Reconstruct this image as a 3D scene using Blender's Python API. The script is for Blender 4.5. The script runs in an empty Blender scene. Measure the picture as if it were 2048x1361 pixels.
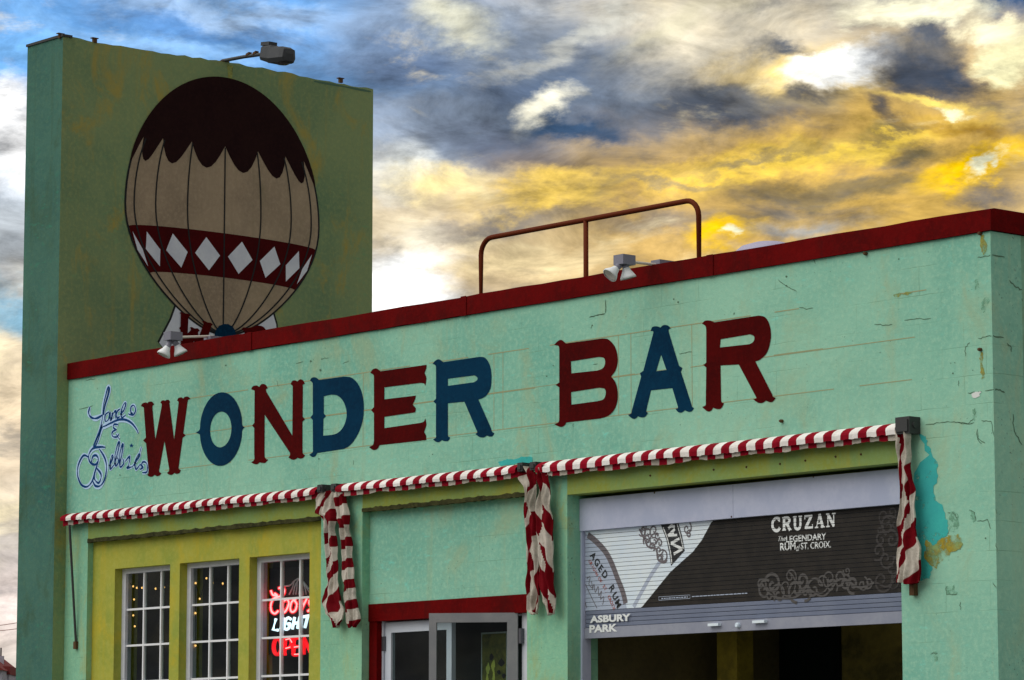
import bpy, bmesh, math, random
from mathutils import Vector
from mathutils.geometry import tessellate_polygon

R = math.radians
random.seed(7)
scene = bpy.context.scene
col = scene.collection

# ------------------------------------------------------------------ camera
W, H, FPX = 2048.0, 1361.0, 6870.0
YAW, PITCH = R(49.128), R(7.509)
CAM = Vector((27.23, -18.0, 1.0))
FWD = Vector((-math.sin(YAW) * math.cos(PITCH), math.cos(YAW) * math.cos(PITCH), math.sin(PITCH)))
RGT = Vector((math.cos(YAW), math.sin(YAW), 0.0))
UPV = RGT.cross(FWD)
cd = bpy.data.cameras.new("camera")
cd.sensor_width = 36.0
cd.lens = FPX / W * 36.0
cd.clip_start = 0.1
cd.clip_end = 5000
cam = bpy.data.objects.new("camera", cd)
col.objects.link(cam)
cam.location = CAM
cam.rotation_euler = (R(90) + PITCH, 0, YAW)
scene.camera = cam

# ------------------------------------------------------------------ view settings
scene.view_settings.view_transform = 'Standard'
scene.view_settings.look = 'None'
scene.view_settings.gamma = 1.0
scene.view_settings.use_curve_mapping = False
scene.view_settings.exposure = 0.6

# ------------------------------------------------------------------ world: clear evening sky with broken cloud
SUN_EL = R(50.0)
SUN_DIR_AZ = R(155)                     # broad veiled light from the street side, brighter on the street front than on the flank
sun_dir = Vector((-math.sin(SUN_DIR_AZ) * math.cos(SUN_EL), math.cos(SUN_DIR_AZ) * math.cos(SUN_EL), math.sin(SUN_EL)))


def srgb(r, g, b):
    f = lambda c: (c / 255.0 / 12.92) if c / 255.0 <= 0.04045 else ((c / 255.0 + 0.055) / 1.055) ** 2.4
    return (f(r), f(g), f(b))


BG = 0.10
wd = bpy.data.worlds.new("World")
scene.world = wd
wd.use_nodes = True
nt = wd.node_tree
nt.nodes.clear()


def N(tree, kind, **kw):
    n = tree.nodes.new(kind)
    for k, v in kw.items():
        setattr(n, k, v)
    return n


def lk(tree, a, b):
    tree.links.new(a, b)


def setin(tree, sock, v):
    if hasattr(v, 'is_output'):
        tree.links.new(v, sock)
    elif isinstance(v, (tuple, list)) and len(v) == 3 and sock.type == 'RGBA':
        sock.default_value = (v[0], v[1], v[2], 1)
    else:
        sock.default_value = v


def mathn(tree, op, a, b=0.0, clamp=False):
    n = N(tree, 'ShaderNodeMath', operation=op)
    n.use_clamp = clamp
    setin(tree, n.inputs[0], a)
    setin(tree, n.inputs[1], b)
    return n.outputs[0]


def mixc(tree, fac, a, b, blend='MIX'):
    n = N(tree, 'ShaderNodeMix', data_type='RGBA', blend_type=blend)
    setin(tree, n.inputs[0], fac)
    setin(tree, n.inputs[6], a)
    setin(tree, n.inputs[7], b)
    return n.outputs[2]


def maprange(tree, v, a, b, c=0.0, d=1.0, smooth=True):
    n = N(tree, 'ShaderNodeMapRange')
    n.interpolation_type = 'SMOOTHSTEP' if smooth else 'LINEAR'
    setin(tree, n.inputs[0], v)
    n.inputs[1].default_value = a
    n.inputs[2].default_value = b
    n.inputs[3].default_value = c
    n.inputs[4].default_value = d
    return n.outputs[0]


def noise(tree, vec, scale, detail=5.0, rough=0.55, dist=0.0):
    n = N(tree, 'ShaderNodeTexNoise')
    setin(tree, n.inputs['Vector'], vec)
    n.inputs['Scale'].default_value = scale
    n.inputs['Detail'].default_value = detail
    n.inputs['Roughness'].default_value = rough
    n.inputs['Distortion'].default_value = dist
    return n


def build_sky():
    t = nt
    tc = N(t, 'ShaderNodeTexCoord')
    sep = N(t, 'ShaderNodeSeparateXYZ')
    lk(t, tc.outputs['Generated'], sep.inputs[0])
    x, y, z = sep.outputs
    # azimuth measured from the direction the street front is seen in, elevation above the horizon (radians)
    cY, sY = math.cos(YAW), math.sin(YAW)
    right = mathn(t, 'ADD', mathn(t, 'MULTIPLY', x, cY), mathn(t, 'MULTIPLY', y, sY))
    fwd = mathn(t, 'ADD', mathn(t, 'MULTIPLY', x, -sY), mathn(t, 'MULTIPLY', y, cY))
    az = mathn(t, 'ARCTAN2', right, fwd)
    el = mathn(t, 'ARCSINE', z)
    u = mathn(t, 'MULTIPLY', az, 6.87)
    v = mathn(t, 'MULTIPLY', el, 6.87)
    p = N(t, 'ShaderNodeCombineXYZ')
    lk(t, u, p.inputs[0])
    lk(t, v, p.inputs[1])
    # warping noises in direction space (seamless all round)
    mp = N(t, 'ShaderNodeMapping')
    lk(t, tc.outputs['Generated'], mp.inputs[0])
    mp.inputs['Scale'].default_value = (6.87, 6.87, 6.87 * 1.9)
    wA = noise(t, mp.outputs[0], 3.0, 8, 0.62, 0.15)
    sub = N(t, 'ShaderNodeVectorMath', operation='SUBTRACT')
    lk(t, wA.outputs['Color'], sub.inputs[0])
    sub.inputs[1].default_value = (0.5, 0.5, 0.5)
    scl = N(t, 'ShaderNodeVectorMath', operation='MULTIPLY')
    lk(t, sub.outputs[0], scl.inputs[0])
    scl.inputs[1].default_value = (0.40, 0.26, 0)
    pw = N(t, 'ShaderNodeVectorMath', operation='ADD')
    lk(t, p.outputs[0], pw.inputs[0])
    lk(t, scl.outputs[0], pw.inputs[1])
    P = pw.outputs[0]
    mp2 = N(t, 'ShaderNodeMapping')
    lk(t, tc.outputs['Generated'], mp2.inputs[0])
    mp2.inputs['Scale'].default_value = (6.87, 6.87, 6.87 * 2.8)
    fine = noise(t, mp2.outputs[0], 3.2, 9, 0.62, 0.40).outputs['Fac']
    mp3 = N(t, 'ShaderNodeMapping')
    lk(t, tc.outputs['Generated'], mp3.inputs[0])
    mp3.inputs['Location'].default_value = (3.1, 1.7, 0.4)
    mp3.inputs['Rotation'].default_value = (R(9), R(-7), 0)
    mp3.inputs['Scale'].default_value = (6.87, 6.87, 6.87 * 2.3)
    fine2 = noise(t, mp3.outputs[0], 5.0, 9, 0.66, 0.45).outputs['Fac']
    big = noise(t, mp.outputs[0], 1.3, 6, 0.55, 0.05).outputs['Fac']

    # clear sky
    sky = N(t, 'ShaderNodeTexSky', sky_type='NISHITA')
    sky.sun_disc = False
    sky.sun_elevation = SUN_EL
    sky.sun_rotation = math.atan2(sun_dir.x, sun_dir.y)
    k = 1.0 / BG
    S = lambda r, g, b, m=1.0: tuple(c * k * m for c in srgb(r, g, b))
    # cloud deck: slate undersides to pale lit rims
    rp = N(t, 'ShaderNodeValToRGB')
    lk(t, big, rp.inputs[0])
    e = rp.color_ramp.elements
    e[0].position = 0.36
    e[0].color = (*S(92, 104, 124), 1)
    e[1].position = 0.66
    e[1].color = (*S(226, 214, 186), 1)
    m = rp.color_ramp.elements.new(0.5)
    m.color = (*S(150, 152, 152), 1)
    cover = maprange(t, big, 0.26, 0.42)
    c = mixc(t, cover, sky.outputs[0], rp.outputs[0])

    # clouds as they stand that evening: (u, v) from the photograph's bearings, radii, tilt, colour, weight
    def blob(c, cx, cy, rx, ry, rot, colr, w, soft=0.0):
        mpn = N(t, 'ShaderNodeMapping', vector_type='TEXTURE')
        lk(t, P, mpn.inputs[0])
        mpn.inputs['Location'].default_value = ((cx - 1024) / 1000, 6.87 * PITCH + (680.5 - cy) / 1000, 0)
        mpn.inputs['Rotation'].default_value = (0, 0, R(rot))
        mpn.inputs['Scale'].default_value = (rx / 1000, ry / 1000, 1)
        ln = N(t, 'ShaderNodeVectorMath', operation='LENGTH')
        lk(t, mpn.outputs[0], ln.inputs[0])
        f = maprange(t, ln.outputs['Value'], 1.0, soft, 0.0, w)
        return mixc(t, f, c, colr)

    for b in SKY_BLOBS:
        c = blob(c, *b[:5], S(*b[5]), *b[6:])
    # wispy streaks over everything: grey undersides, cream edges, then plain light and dark
    c = mixc(t, maprange(t, fine, 0.50, 0.30, 0, 0.60), c, S(84, 92, 104))
    c = mixc(t, maprange(t, fine, 0.57, 0.78, 0, 0.60), c, S(255, 238, 190))
    wv = maprange(t, fine2, 0.30, 0.70, 0.40, 1.18, smooth=False)
    comb = N(t, 'ShaderNodeCombineXYZ')
    for i in range(3):
        lk(t, wv, comb.inputs[i])
    c = mixc(t, 1.0, c, comb.outputs[0], 'MULTIPLY')
    bgn = N(t, 'ShaderNodeBackground')
    lk(t, c, bgn.inputs[0])
    bgn.inputs[1].default_value = BG
    out = N(t, 'ShaderNodeOutputWorld')
    lk(t, bgn.outputs[0], out.inputs[0])


SKY_BLOBS = [
    # broad tints: blue to the left, grey-blue in the middle, gold to the right
    (200, 60, 1000, 420, 0, (104, 158, 216), 1.0, 0.35),
    (60, 420, 330, 260, 0, (205, 214, 222), 0.8),
    (930, 180, 440, 330, 0, (124, 138, 158), 0.95, 0.2),
    (1170, 250, 440, 230, -10, (100, 114, 134), 0.95, 0.2),
    (1500, 420, 900, 280, 8, (204, 168, 98), 0.95, 0.3),
    (1850, 330, 560, 420, 0, (206, 168, 82), 0.9, 0.2),
    (880, 470, 440, 190, 0, (214, 192, 150), 0.9),
    (40, 860, 420, 330, 0, (250, 226, 190), 0.9),
    (30, 640, 300, 70, 0, (96, 168, 204), 0.8),
    (20, 1230, 500, 200, 0, (250, 232, 222), 0.9),
    # left of the tower and above it
    (20, 290, 130, 120, 0, (255, 255, 255), 1.0, 0.3),
    (420, 30, 460, 50, -6, (170, 194, 222), 0.7),
    (300, 90, 420, 44, -4, (150, 188, 226), 0.6),
    (380, 60, 330, 40, -8, (72, 122, 182), 0.65),
    (690, 150, 260, 60, -8, (84, 130, 180), 0.7),
    (60, 120, 200, 90, 0, (116, 172, 224), 0.7),
    (760, 330, 110, 90, 0, (232, 236, 232), 0.85),
    (780, 590, 200, 150, 20, (255, 255, 252), 1.0, 0.3),
    (800, 460, 110, 60, 0, (248, 236, 206), 0.8),
    # centre
    (900, 60, 130, 60, -10, (232, 230, 204), 0.85),
    (790, 120, 210, 70, -14, (84, 106, 140), 0.75),
    (1130, 80, 300, 34, 24, (200, 200, 190), 0.75),
    (1180, 130, 330, 40, 20, (80, 98, 124), 0.7),
    (1380, 50, 280, 40, 22, (206, 198, 168), 0.75),
    (1000, 190, 210, 46, -8, (88, 106, 134), 0.6),
    (1080, 220, 90, 56, 30, (255, 250, 226), 1.0, 0.2),
    (1150, 264, 190, 44, 0, (50, 78, 110), 0.95, 0.2),
    (1000, 285, 240, 46, -12, (90, 98, 116), 0.8),
    (1070, 330, 280, 40, -10, (104, 100, 104), 0.8),
    (860, 365, 190, 56, -6, (255, 232, 166), 0.95, 0.1),
    (1120, 395, 280, 44, 8, (255, 216, 104), 0.95, 0.1),
    (950, 450, 270, 40, 4, (124, 120, 120), 0.85),
    (1320, 450, 240, 44, -4, (128, 122, 118), 0.75),
    (1050, 520, 260, 46, 6, (238, 216, 166), 0.8),
    (1440, 220, 300, 70, 0, (74, 84, 100), 0.95, 0.2),
    # right
    (1420, 345, 230, 50, 16, (255, 212, 84), 0.95, 0.1),
    (1700, 298, 480, 40, 8, (255, 218, 84), 0.9, 0.0),
    (1640, 385, 340, 46, -4, (132, 116, 82), 0.9, 0.2),
    (1500, 318, 260, 16, 10, (150, 134, 100), 0.8),
    (1800, 268, 200, 16, 4, (128, 116, 84), 0.8),
    (1330, 372, 200, 18, 8, (150, 136, 110), 0.75),
    (1880, 385, 260, 24, 6, (140, 122, 78), 0.75),
    (1560, 440, 220, 36, 0, (140, 124, 94), 0.8),
    (1480, 480, 120, 50, 0, (255, 206, 8), 1.0, 0.3),
    (1508, 488, 40, 22, 0, (255, 252, 210), 1.0, 0.3),
    (1640, 150, 280, 90, 8, (255, 222, 132), 0.95, 0.0),
    (1685, 132, 150, 62, 14, (255, 255, 250), 1.0, 0.45),
    (1830, 140, 170, 96, -30, (60, 72, 90), 0.95, 0.05),
    (1890, 150, 100, 60, -20, (50, 64, 84), 0.95, 0.0),
    (1850, 70, 90, 60, -40, (62, 76, 96), 0.9, 0.0),
    (1560, 96, 90, 34, -6, (66, 80, 100), 0.9),
    (1590, 195, 130, 34, -4, (66, 74, 88), 0.9),
    (1775, 225, 100, 44, -40, (66, 70, 80), 0.9),
    (1440, 205, 150, 36, -4, (92, 100, 112), 0.8),
    (1830, 14, 220, 46, 0, (255, 250, 214), 1.0, 0.3),
    (2000, 0, 150, 70, -20, (30, 70, 112), 1.0, 0.15),
    (1980, 80, 120, 40, -10, (255, 248, 208), 1.0, 0.3),
    (2015, 135, 90, 46, 0, (255, 248, 196), 1.0, 0.3),
    (1890, 205, 200, 24, -8, (255, 222, 110), 0.9),
    (1925, 228, 50, 20, -6, (255, 252, 200), 1.0, 0.2),
    (1950, 275, 200, 40, -6, (160, 122, 44), 0.9),
    (1820, 325, 110, 40, -10, (98, 94, 74), 0.85),
    (1985, 350, 200, 44, 20, (255, 206, 8), 1.0, 0.2),
    (2010, 342, 70, 18, 28, (255, 252, 214), 1.0, 0.2),
    (2010, 400, 130, 40, 0, (112, 108, 106), 0.9),
    (1640, 475, 160, 34, 4, (150, 156, 160), 0.8),
]
build_sky()

sl = bpy.data.lights.new("sun", 'SUN')
sl.energy = 1.5
sl.angle = R(75)
sl.color = (1.0, 0.96, 0.88)
so = bpy.data.objects.new("sun", sl)
col.objects.link(so)
so.location = (-20, 30, 30)
so.rotation_euler = sun_dir.to_track_quat('Z', 'Y').to_euler()


# ------------------------------------------------------------------ picture-to-place helpers: a bearing met with a real plane
def ray(px, py):
    return FWD + RGT * ((px - W / 2) / FPX) - UPV * ((py - H / 2) / FPX)


def at_y(px, py, Y=0.0):
    d = ray(px, py)
    return CAM + d * ((Y - CAM.y) / d.y)


def at_x(px, py, X=0.0):
    d = ray(px, py)
    return CAM + d * ((X - CAM.x) / d.x)


def at_z(px, py, Z):
    d = ray(px, py)
    return CAM + d * ((Z - CAM.z) / d.z)


# zoom frames used when measuring the photograph: origin and scale
Z_W = (130, 680, 4.2535)
Z_N = (500, 680, 3.938)
Z_B = (1090, 600, 4.18)
Z_SH = (1140, 980, 4.3917)
Z_S7 = (1250, 830, 2.563)
Z_C8 = (1750, 400, 2.722)
Z_C6 = (1780, 830, 2.563)
Z_P1 = (480, 900, 2.952)
Z_P2 = (880, 880, 2.829)
Z_L = (0, 980, 3.572)
Z_NE = (500, 1080, 4.843)
Z_D = (720, 1180, 6.0235)
Z_CO = (290, 600, 6.606)


def zp(fr, pts):
    return [(fr[0] + x / fr[2], fr[1] + y / fr[2]) for x, y in pts]


# ------------------------------------------------------------------ mesh helpers
class MB:
    def __init__(self):
        self.v, self.f, self.m = [], [], []

    def add(self, vs, fs, m=0):
        o = len(self.v)
        self.v += [tuple(p) for p in vs]
        self.f += [tuple(i + o for i in f) for f in fs]
        self.m += [m] * len(fs)
        return self

    def box(self, x0, x1, y0, y1, z0, z1, m=0):
        vs = [(x0, y0, z0), (x1, y0, z0), (x1, y1, z0), (x0, y1, z0), (x0, y0, z1), (x1, y0, z1), (x1, y1, z1), (x0, y1, z1)]
        fs = [(0, 3, 2, 1), (4, 5, 6, 7), (0, 1, 5, 4), (1, 2, 6, 5), (2, 3, 7, 6), (3, 0, 4, 7)]
        return self.add(vs, fs, m)

    def obox(self, c, ax, ay, az, m=0):
        """box from centre and three half-axis vectors"""
        c, ax, ay, az = map(Vector, (c, ax, ay, az))
        vs = [c + ax * i + ay * j + az * k for k in (-1, 1) for i, j in ((-1, -1), (1, -1), (1, 1), (-1, 1))]
        fs = [(0, 3, 2, 1), (4, 5, 6, 7), (0, 1, 5, 4), (1, 2, 6, 5), (2, 3, 7, 6), (3, 0, 4, 7)]
        return self.add(vs, fs, m)

    def tube(self, pts, r, n=8, m=0, caps=True):
        pts = [Vector(p) for p in pts]
        rs = r if isinstance(r, (list, tuple)) else [r] * len(pts)
        rings = []
        for i, p in enumerate(pts):
            d = (pts[min(i + 1, len(pts) - 1)] - pts[max(i - 1, 0)]).normalized()
            a = d.cross(Vector((0, 0, 1)))
            if a.length < 1e-3:
                a = d.cross(Vector((0, 1, 0)))
            a.normalize()
            b = a.cross(d)
            rings.append([p + (a * math.cos(2 * math.pi * j / n) + b * math.sin(2 * math.pi * j / n)) * rs[i] for j in range(n)])
        vs = [q for ring in rings for q in ring]
        fs = []
        for i in range(len(pts) - 1):
            for j in range(n):
                fs.append((i * n + j, i * n + (j + 1) % n, (i + 1) * n + (j + 1) % n, (i + 1) * n + j))
        if caps:
            fs.append(tuple(range(n)))
            fs.append(tuple(reversed(range((len(pts) - 1) * n, len(pts) * n))))
        return self.add(vs, fs, m)

    def lathe(self, c, d, prof, n=16, m=0):
        """prof: list of (distance along d, radius)"""
        c, d = Vector(c), Vector(d).normalized()
        a = d.cross(Vector((0.3, 0.1, 1))).normalized()
        b = d.cross(a)
        vs, fs = [], []
        for s, r in prof:
            for j in range(n):
                an = 2 * math.pi * j / n
                vs.append(c + d * s + (a * math.cos(an) + b * math.sin(an)) * max(r, 1e-4))
        for i in range(len(prof) - 1):
            for j in range(n):
                fs.append((i * n + j, i * n + (j + 1) % n, (i + 1) * n + (j + 1) % n, (i + 1) * n + j))
        return self.add(vs, fs, m)

    def poly(self, outer, holes, to3d, m=0, flip=False):
        loops = [outer] + list(holes)
        flat = [p for l in loops for p in l]
        tris = tessellate_polygon([[Vector((p[0], p[1], 0)) for p in l] for l in loops])
        return self.add([to3d(*p) for p in flat], [tuple(t) for t in tris], m)

    def build(self, name, mats, parent=None, smooth=False):
        me = bpy.data.meshes.new(name)
        me.from_pydata(self.v, [], self.f)
        for mt in (mats if isinstance(mats, (list, tuple)) else [mats]):
            me.materials.append(mt)
        me.polygons.foreach_set('material_index', self.m)
        if smooth:
            me.polygons.foreach_set('use_smooth', [True] * len(self.f))
        bm = bmesh.new()
        bm.from_mesh(me)
        bmesh.ops.recalc_face_normals(bm, faces=bm.faces)
        bm.to_mesh(me)
        bm.free()
        o = bpy.data.objects.new(name, me)
        col.objects.link(o)
        if parent:
            o.parent = parent
            o.matrix_parent_inverse = world_of(parent).inverted()
        return o


from mathutils import Matrix


def world_of(o):
    m = Matrix.LocRotScale(o.location, o.rotation_euler, o.scale)
    if o.parent:
        m = world_of(o.parent) @ o.matrix_parent_inverse @ m
    return m


def tag(o, label=None, cat=None, group=None, kind=None):
    for k, v in (('label', label), ('category', cat), ('group', group), ('kind', kind)):
        if v:
            o[k] = v
    return o


def thing(name, label, cat, loc, group=None):
    o = bpy.data.objects.new(name, None)
    o.empty_display_size = 0.2
    col.objects.link(o)
    o.location = loc
    return tag(o, label, cat, group)


def catmull(pts, n=8):
    if len(pts) < 3:
        return list(pts)
    P = [pts[0]] + list(pts) + [pts[-1]]
    out = []
    for i in range(1, len(P) - 2):
        p0, p1, p2, p3 = (Vector(q) for q in (P[i - 1], P[i], P[i + 1], P[i + 2]))
        for k in range(n):
            t = k / n
            q = 0.5 * ((2 * p1) + (p2 - p0) * t + (2 * p0 - 5 * p1 + 4 * p2 - p3) * t * t + (3 * p1 - p0 - 3 * p2 + p3) * t ** 3)
            out.append(tuple(q))
    out.append(tuple(pts[-1]))
    return out


def outline(*runs):
    """runs of points; a run with more than two points is smoothed, runs join at corners"""
    out = []
    for r in runs:
        pts = catmull(r, 6) if len(r) > 2 else list(r)
        for p in pts:
            if not out or (abs(p[0] - out[-1][0]) + abs(p[1] - out[-1][1])) > 0.3:
                out.append(p)
    if (abs(out[0][0] - out[-1][0]) + abs(out[0][1] - out[-1][1])) < 0.3:
        out.pop()
    return out


STROKE = [0]


def ribbon(mb, pts, w, to3d, m=0, smooth=True, taper=False):
    """flat stroke of width w along pts (2-D), mapped by to3d"""
    STROKE[0] = (STROKE[0] + 1) % 25           # successive strokes lie a hair apart, like layers of paint
    pts = catmull(pts, 6) if smooth else list(pts)
    n = len(pts)
    L, Rr = [], []
    for i, p in enumerate(pts):
        a = Vector(pts[max(i - 1, 0)])
        b = Vector(pts[min(i + 1, n - 1)])
        d = (b - a)
        if d.length < 1e-9:
            d = Vector((1, 0))
        d.normalize()
        nn = Vector((-d.y, d.x))
        ww = w / 2
        if taper:
            s = i / (n - 1)
            ww *= 0.62 + 0.75 * abs(math.sin(math.pi * (s * taper)))
        q = Vector(p)
        L.append(to3d(*(q + nn * ww)))
        Rr.append(to3d(*(q - nn * ww)))
    fs = [(i, i + 1, n + i + 1, n + i) for i in range(n - 1)]
    mb.add(L + Rr, fs, m)


_fonts = {}


def text_mesh(s, offset=0.0, shear=0.0):
    key = (s, offset, shear)
    if key not in _fonts:
        cu = bpy.data.curves.new("lettering", 'FONT')
        cu.body = s
        cu.offset = offset
        cu.shear = shear
        cu.resolution_u = 3
        ob = bpy.data.objects.new("lettering", cu)
        col.objects.link(ob)
        me = bpy.data.meshes.new_from_object(ob.evaluated_get(bpy.context.evaluated_depsgraph_get()))
        bpy.data.objects.remove(ob)
        bpy.data.curves.remove(cu)
        vs = [(v.co.x, v.co.y) for v in me.vertices]
        fs = [tuple(p.vertices) for p in me.polygons]
        bpy.data.meshes.remove(me)
        _fonts[key] = (vs, fs)
    return _fonts[key]


def text_into(mb, s, box2d, to3d, m=0, offset=0.0, shear=0.0):
    """fit text s into box (x0, z0, x1, z1) of a plane"""
    vs, fs = text_mesh(s, offset, shear)
    xa, xb = min(v[0] for v in vs), max(v[0] for v in vs)
    ya, yb = min(v[1] for v in vs), max(v[1] for v in vs)
    x0, z0, x1, z1 = box2d
    mb.add([to3d(x0 + (v[0] - xa) / (xb - xa) * (x1 - x0), z0 + (v[1] - ya) / (yb - ya) * (z1 - z0)) for v in vs], fs, m)


# ------------------------------------------------------------------ materials
def mat(name, colr, rough=0.7, metal=0.0, spec=0.3):
    m = bpy.data.materials.new(name)
    m.use_nodes = True
    b = m.node_tree.nodes['Principled BSDF']
    b.inputs['Base Color'].default_value = (*colr, 1)
    b.inputs['Roughness'].default_value = rough
    b.inputs['Metallic'].default_value = metal
    b.inputs['Specular IOR Level'].default_value = spec
    return m


def worn(name, c0, c1, c2=None, scale=1.3, rough=0.8, bump=0.25, fine=26.0, stain=None, stain_amt=0.35, speck=0.0, spec=0.06, blotch=0.5, fleck=None, drip_or_shade=0.0, joints=False):
    """weathered paint: two tones in soft clouds, a fine grain, optional stains, run marks, flecks and chips"""
    m = mat(name, c0, rough, spec=spec)
    t = m.node_tree
    b = t.nodes['Principled BSDF']
    tc = N(t, 'ShaderNodeTexCoord')
    V = tc.outputs['Object']
    n1 = noise(t, V, scale, 8, 0.62, 0.3).outputs['Fac']
    c = mixc(t, maprange(t, n1, 0.38, 0.64, 0, blotch * 2), c0, c1)
    n2 = noise(t, V, fine, 5, 0.65).outputs['Fac']
    c = mixc(t, maprange(t, n2, 0.42, 0.72, 0, 0.55), c, c2 or c1)
    if stain:
        mp = N(t, 'ShaderNodeMapping')
        lk(t, V, mp.inputs[0])
        mp.inputs['Scale'].default_value = (1.0, 1.0, 0.55)
        n3 = noise(t, mp.outputs[0], 2.1, 9, 0.68, 0.8).outputs['Fac']
        c = mixc(t, maprange(t, n3, 0.50, 0.70, 0, stain_amt), c, stain)
    if drip_or_shade:
        mp = N(t, 'ShaderNodeMapping')
        lk(t, V, mp.inputs[0])
        mp.inputs['Scale'].default_value = (9.0, 9.0, 0.5)
        n5 = noise(t, mp.outputs[0], 1.0, 6, 0.6, 0.2).outputs['Fac']
        c = mixc(t, maprange(t, n5, 0.54, 0.74, 0, drip_or_shade), c, stain or c1)
    if fleck:
        mp = N(t, 'ShaderNodeMapping')
        lk(t, V, mp.inputs[0])
        mp.inputs['Scale'].default_value = (0.7, 0.7, 1.6)
        n6 = noise(t, mp.outputs[0], 13.0, 4, 0.6, 0.0).outputs['Fac']
        n8 = noise(t, V, 0.9, 3, 0.55).outputs['Fac']
        c = mixc(t, mathn(t, 'MULTIPLY', maprange(t, n6, 0.56, 0.74, 0, 0.7), maprange(t, n8, 0.40, 0.62, 0.12, 1.0)), c, fleck)
        c = mixc(t, maprange(t, noise(t, V, 0.38, 3, 0.5).outputs['Fac'], 0.40, 0.60, 0.0, 0.30), c, c2 or c1)
    if speck:
        n4 = noise(t, V, 48.0, 2, 0.5).outputs['Fac']
        n7 = noise(t, V, 3.0, 2, 0.5).outputs['Fac']
        c = mixc(t, mathn(t, 'MULTIPLY', maprange(t, n4, 0.66, 0.74, 0, speck), maprange(t, n7, 0.45, 0.6, 0.15, 1)), c, (0.06, 0.08, 0.05))
    jf = None
    if joints:
        sx_ = N(t, 'ShaderNodeSeparateXYZ')
        lk(t, V, sx_.inputs[0])
        cx_ = N(t, 'ShaderNodeCombineXYZ')
        wob = noise(t, V, 6.0, 3).outputs['Fac']
        lk(t, mathn(t, 'ADD', sx_.outputs[0], mathn(t, 'MULTIPLY', wob, 0.02)), cx_.inputs[0])
        lk(t, mathn(t, 'ADD', sx_.outputs[2], mathn(t, 'MULTIPLY', wob, 0.016)), cx_.inputs[1])
        bk = N(t, 'ShaderNodeTexBrick')
        lk(t, cx_.outputs[0], bk.inputs['Vector'])
        bk.inputs['Scale'].default_value = 1.0
        bk.inputs['Brick Width'].default_value = 0.41
        bk.inputs['Row Height'].default_value = 0.205
        bk.inputs['Mortar Size'].default_value = 0.004
        bk.inputs['Mortar Smooth'].default_value = 0.6
        jm = maprange(t, noise(t, V, 1.4, 5, 0.6).outputs['Fac'], 0.47, 0.66, 0.03, 0.50)
        jf = mathn(t, 'MULTIPLY', bk.outputs['Fac'], jm)
        c = mixc(t, jf, c, (0.15, 0.29, 0.18))
    lk(t, c, b.inputs['Base Color'])
    bp = N(t, 'ShaderNodeBump')
    bp.inputs['Strength'].default_value = bump
    bp.inputs['Distance'].default_value = 0.01
    hh = mathn(t, 'ADD', noise(t, V, 14.0, 8, 0.65).outputs['Fac'], mathn(t, 'MULTIPLY', n2, 0.4))
    if jf:
        hh = mathn(t, 'SUBTRACT', hh, mathn(t, 'MULTIPLY', jf, 0.5))
    lk(t, hh, bp.inputs['Height'])
    lk(t, bp.outputs[0], b.inputs['Normal'])
    return m


def flaking(m, lo=0.40, hi=0.52, scale=16.0, keep=0.06):
    """let a stain or old paint break up so the wall shows through"""
    t = m.node_tree
    b = t.nodes['Principled BSDF']
    o = t.nodes['Material Output']
    tr = N(t, 'ShaderNodeBsdfTransparent')
    mx = N(t, 'ShaderNodeMixShader')
    tc = N(t, 'ShaderNodeTexCoord')
    lk(t, maprange(t, noise(t, tc.outputs['Object'], scale, 7, 0.7).outputs['Fac'], lo, hi, keep, 1.0), mx.inputs[0])
    lk(t, tr.outputs[0], mx.inputs[1])
    lk(t, b.outputs[0], mx.inputs[2])
    lk(t, mx.outputs[0], o.inputs[0])


def emit(name, colr, strength):
    m = bpy.data.materials.new(name)
    m.use_nodes = True
    b = m.node_tree.nodes['Principled BSDF']
    b.inputs['Base Color'].default_value = (*colr, 1)
    b.inputs['Emission Color'].default_value = (*colr, 1)
    b.inputs['Emission Strength'].default_value = strength
    return m


def glass(name, tint=(0.75, 0.8, 0.8)):
    m = bpy.data.materials.new(name)
    m.use_nodes = True
    t = m.node_tree
    t.nodes.clear()
    o = N(t, 'ShaderNodeOutputMaterial')
    mx = N(t, 'ShaderNodeMixShader')
    fr = N(t, 'ShaderNodeFresnel')
    fr.inputs[0].default_value = 1.36
    tr = N(t, 'ShaderNodeBsdfTransparent')
    tr.inputs[0].default_value = (*tint, 1)
    gl = N(t, 'ShaderNodeBsdfGlossy')
    gl.inputs['Roughness'].default_value = 0.02
    bp = N(t, 'ShaderNodeBump')
    bp.inputs['Strength'].default_value = 0.15
    tc = N(t, 'ShaderNodeTexCoord')
    lk(t, noise(t, tc.outputs['Object'], 3.0, 2).outputs['Fac'], bp.inputs['Height'])
    lk(t, bp.outputs[0], gl.inputs['Normal'])
    gm = N(t, 'ShaderNodeNewGeometry')
    lk(t, mathn(t, 'MULTIPLY', fr.outputs[0], mathn(t, 'SUBTRACT', 1.0, gm.outputs['Backfacing'])), mx.inputs[0])
    lk(t, tr.outputs[0], mx.inputs[1])
    lk(t, gl.outputs[0], mx.inputs[2])
    lk(t, mx.outputs[0], o.inputs[0])
    return m


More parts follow.
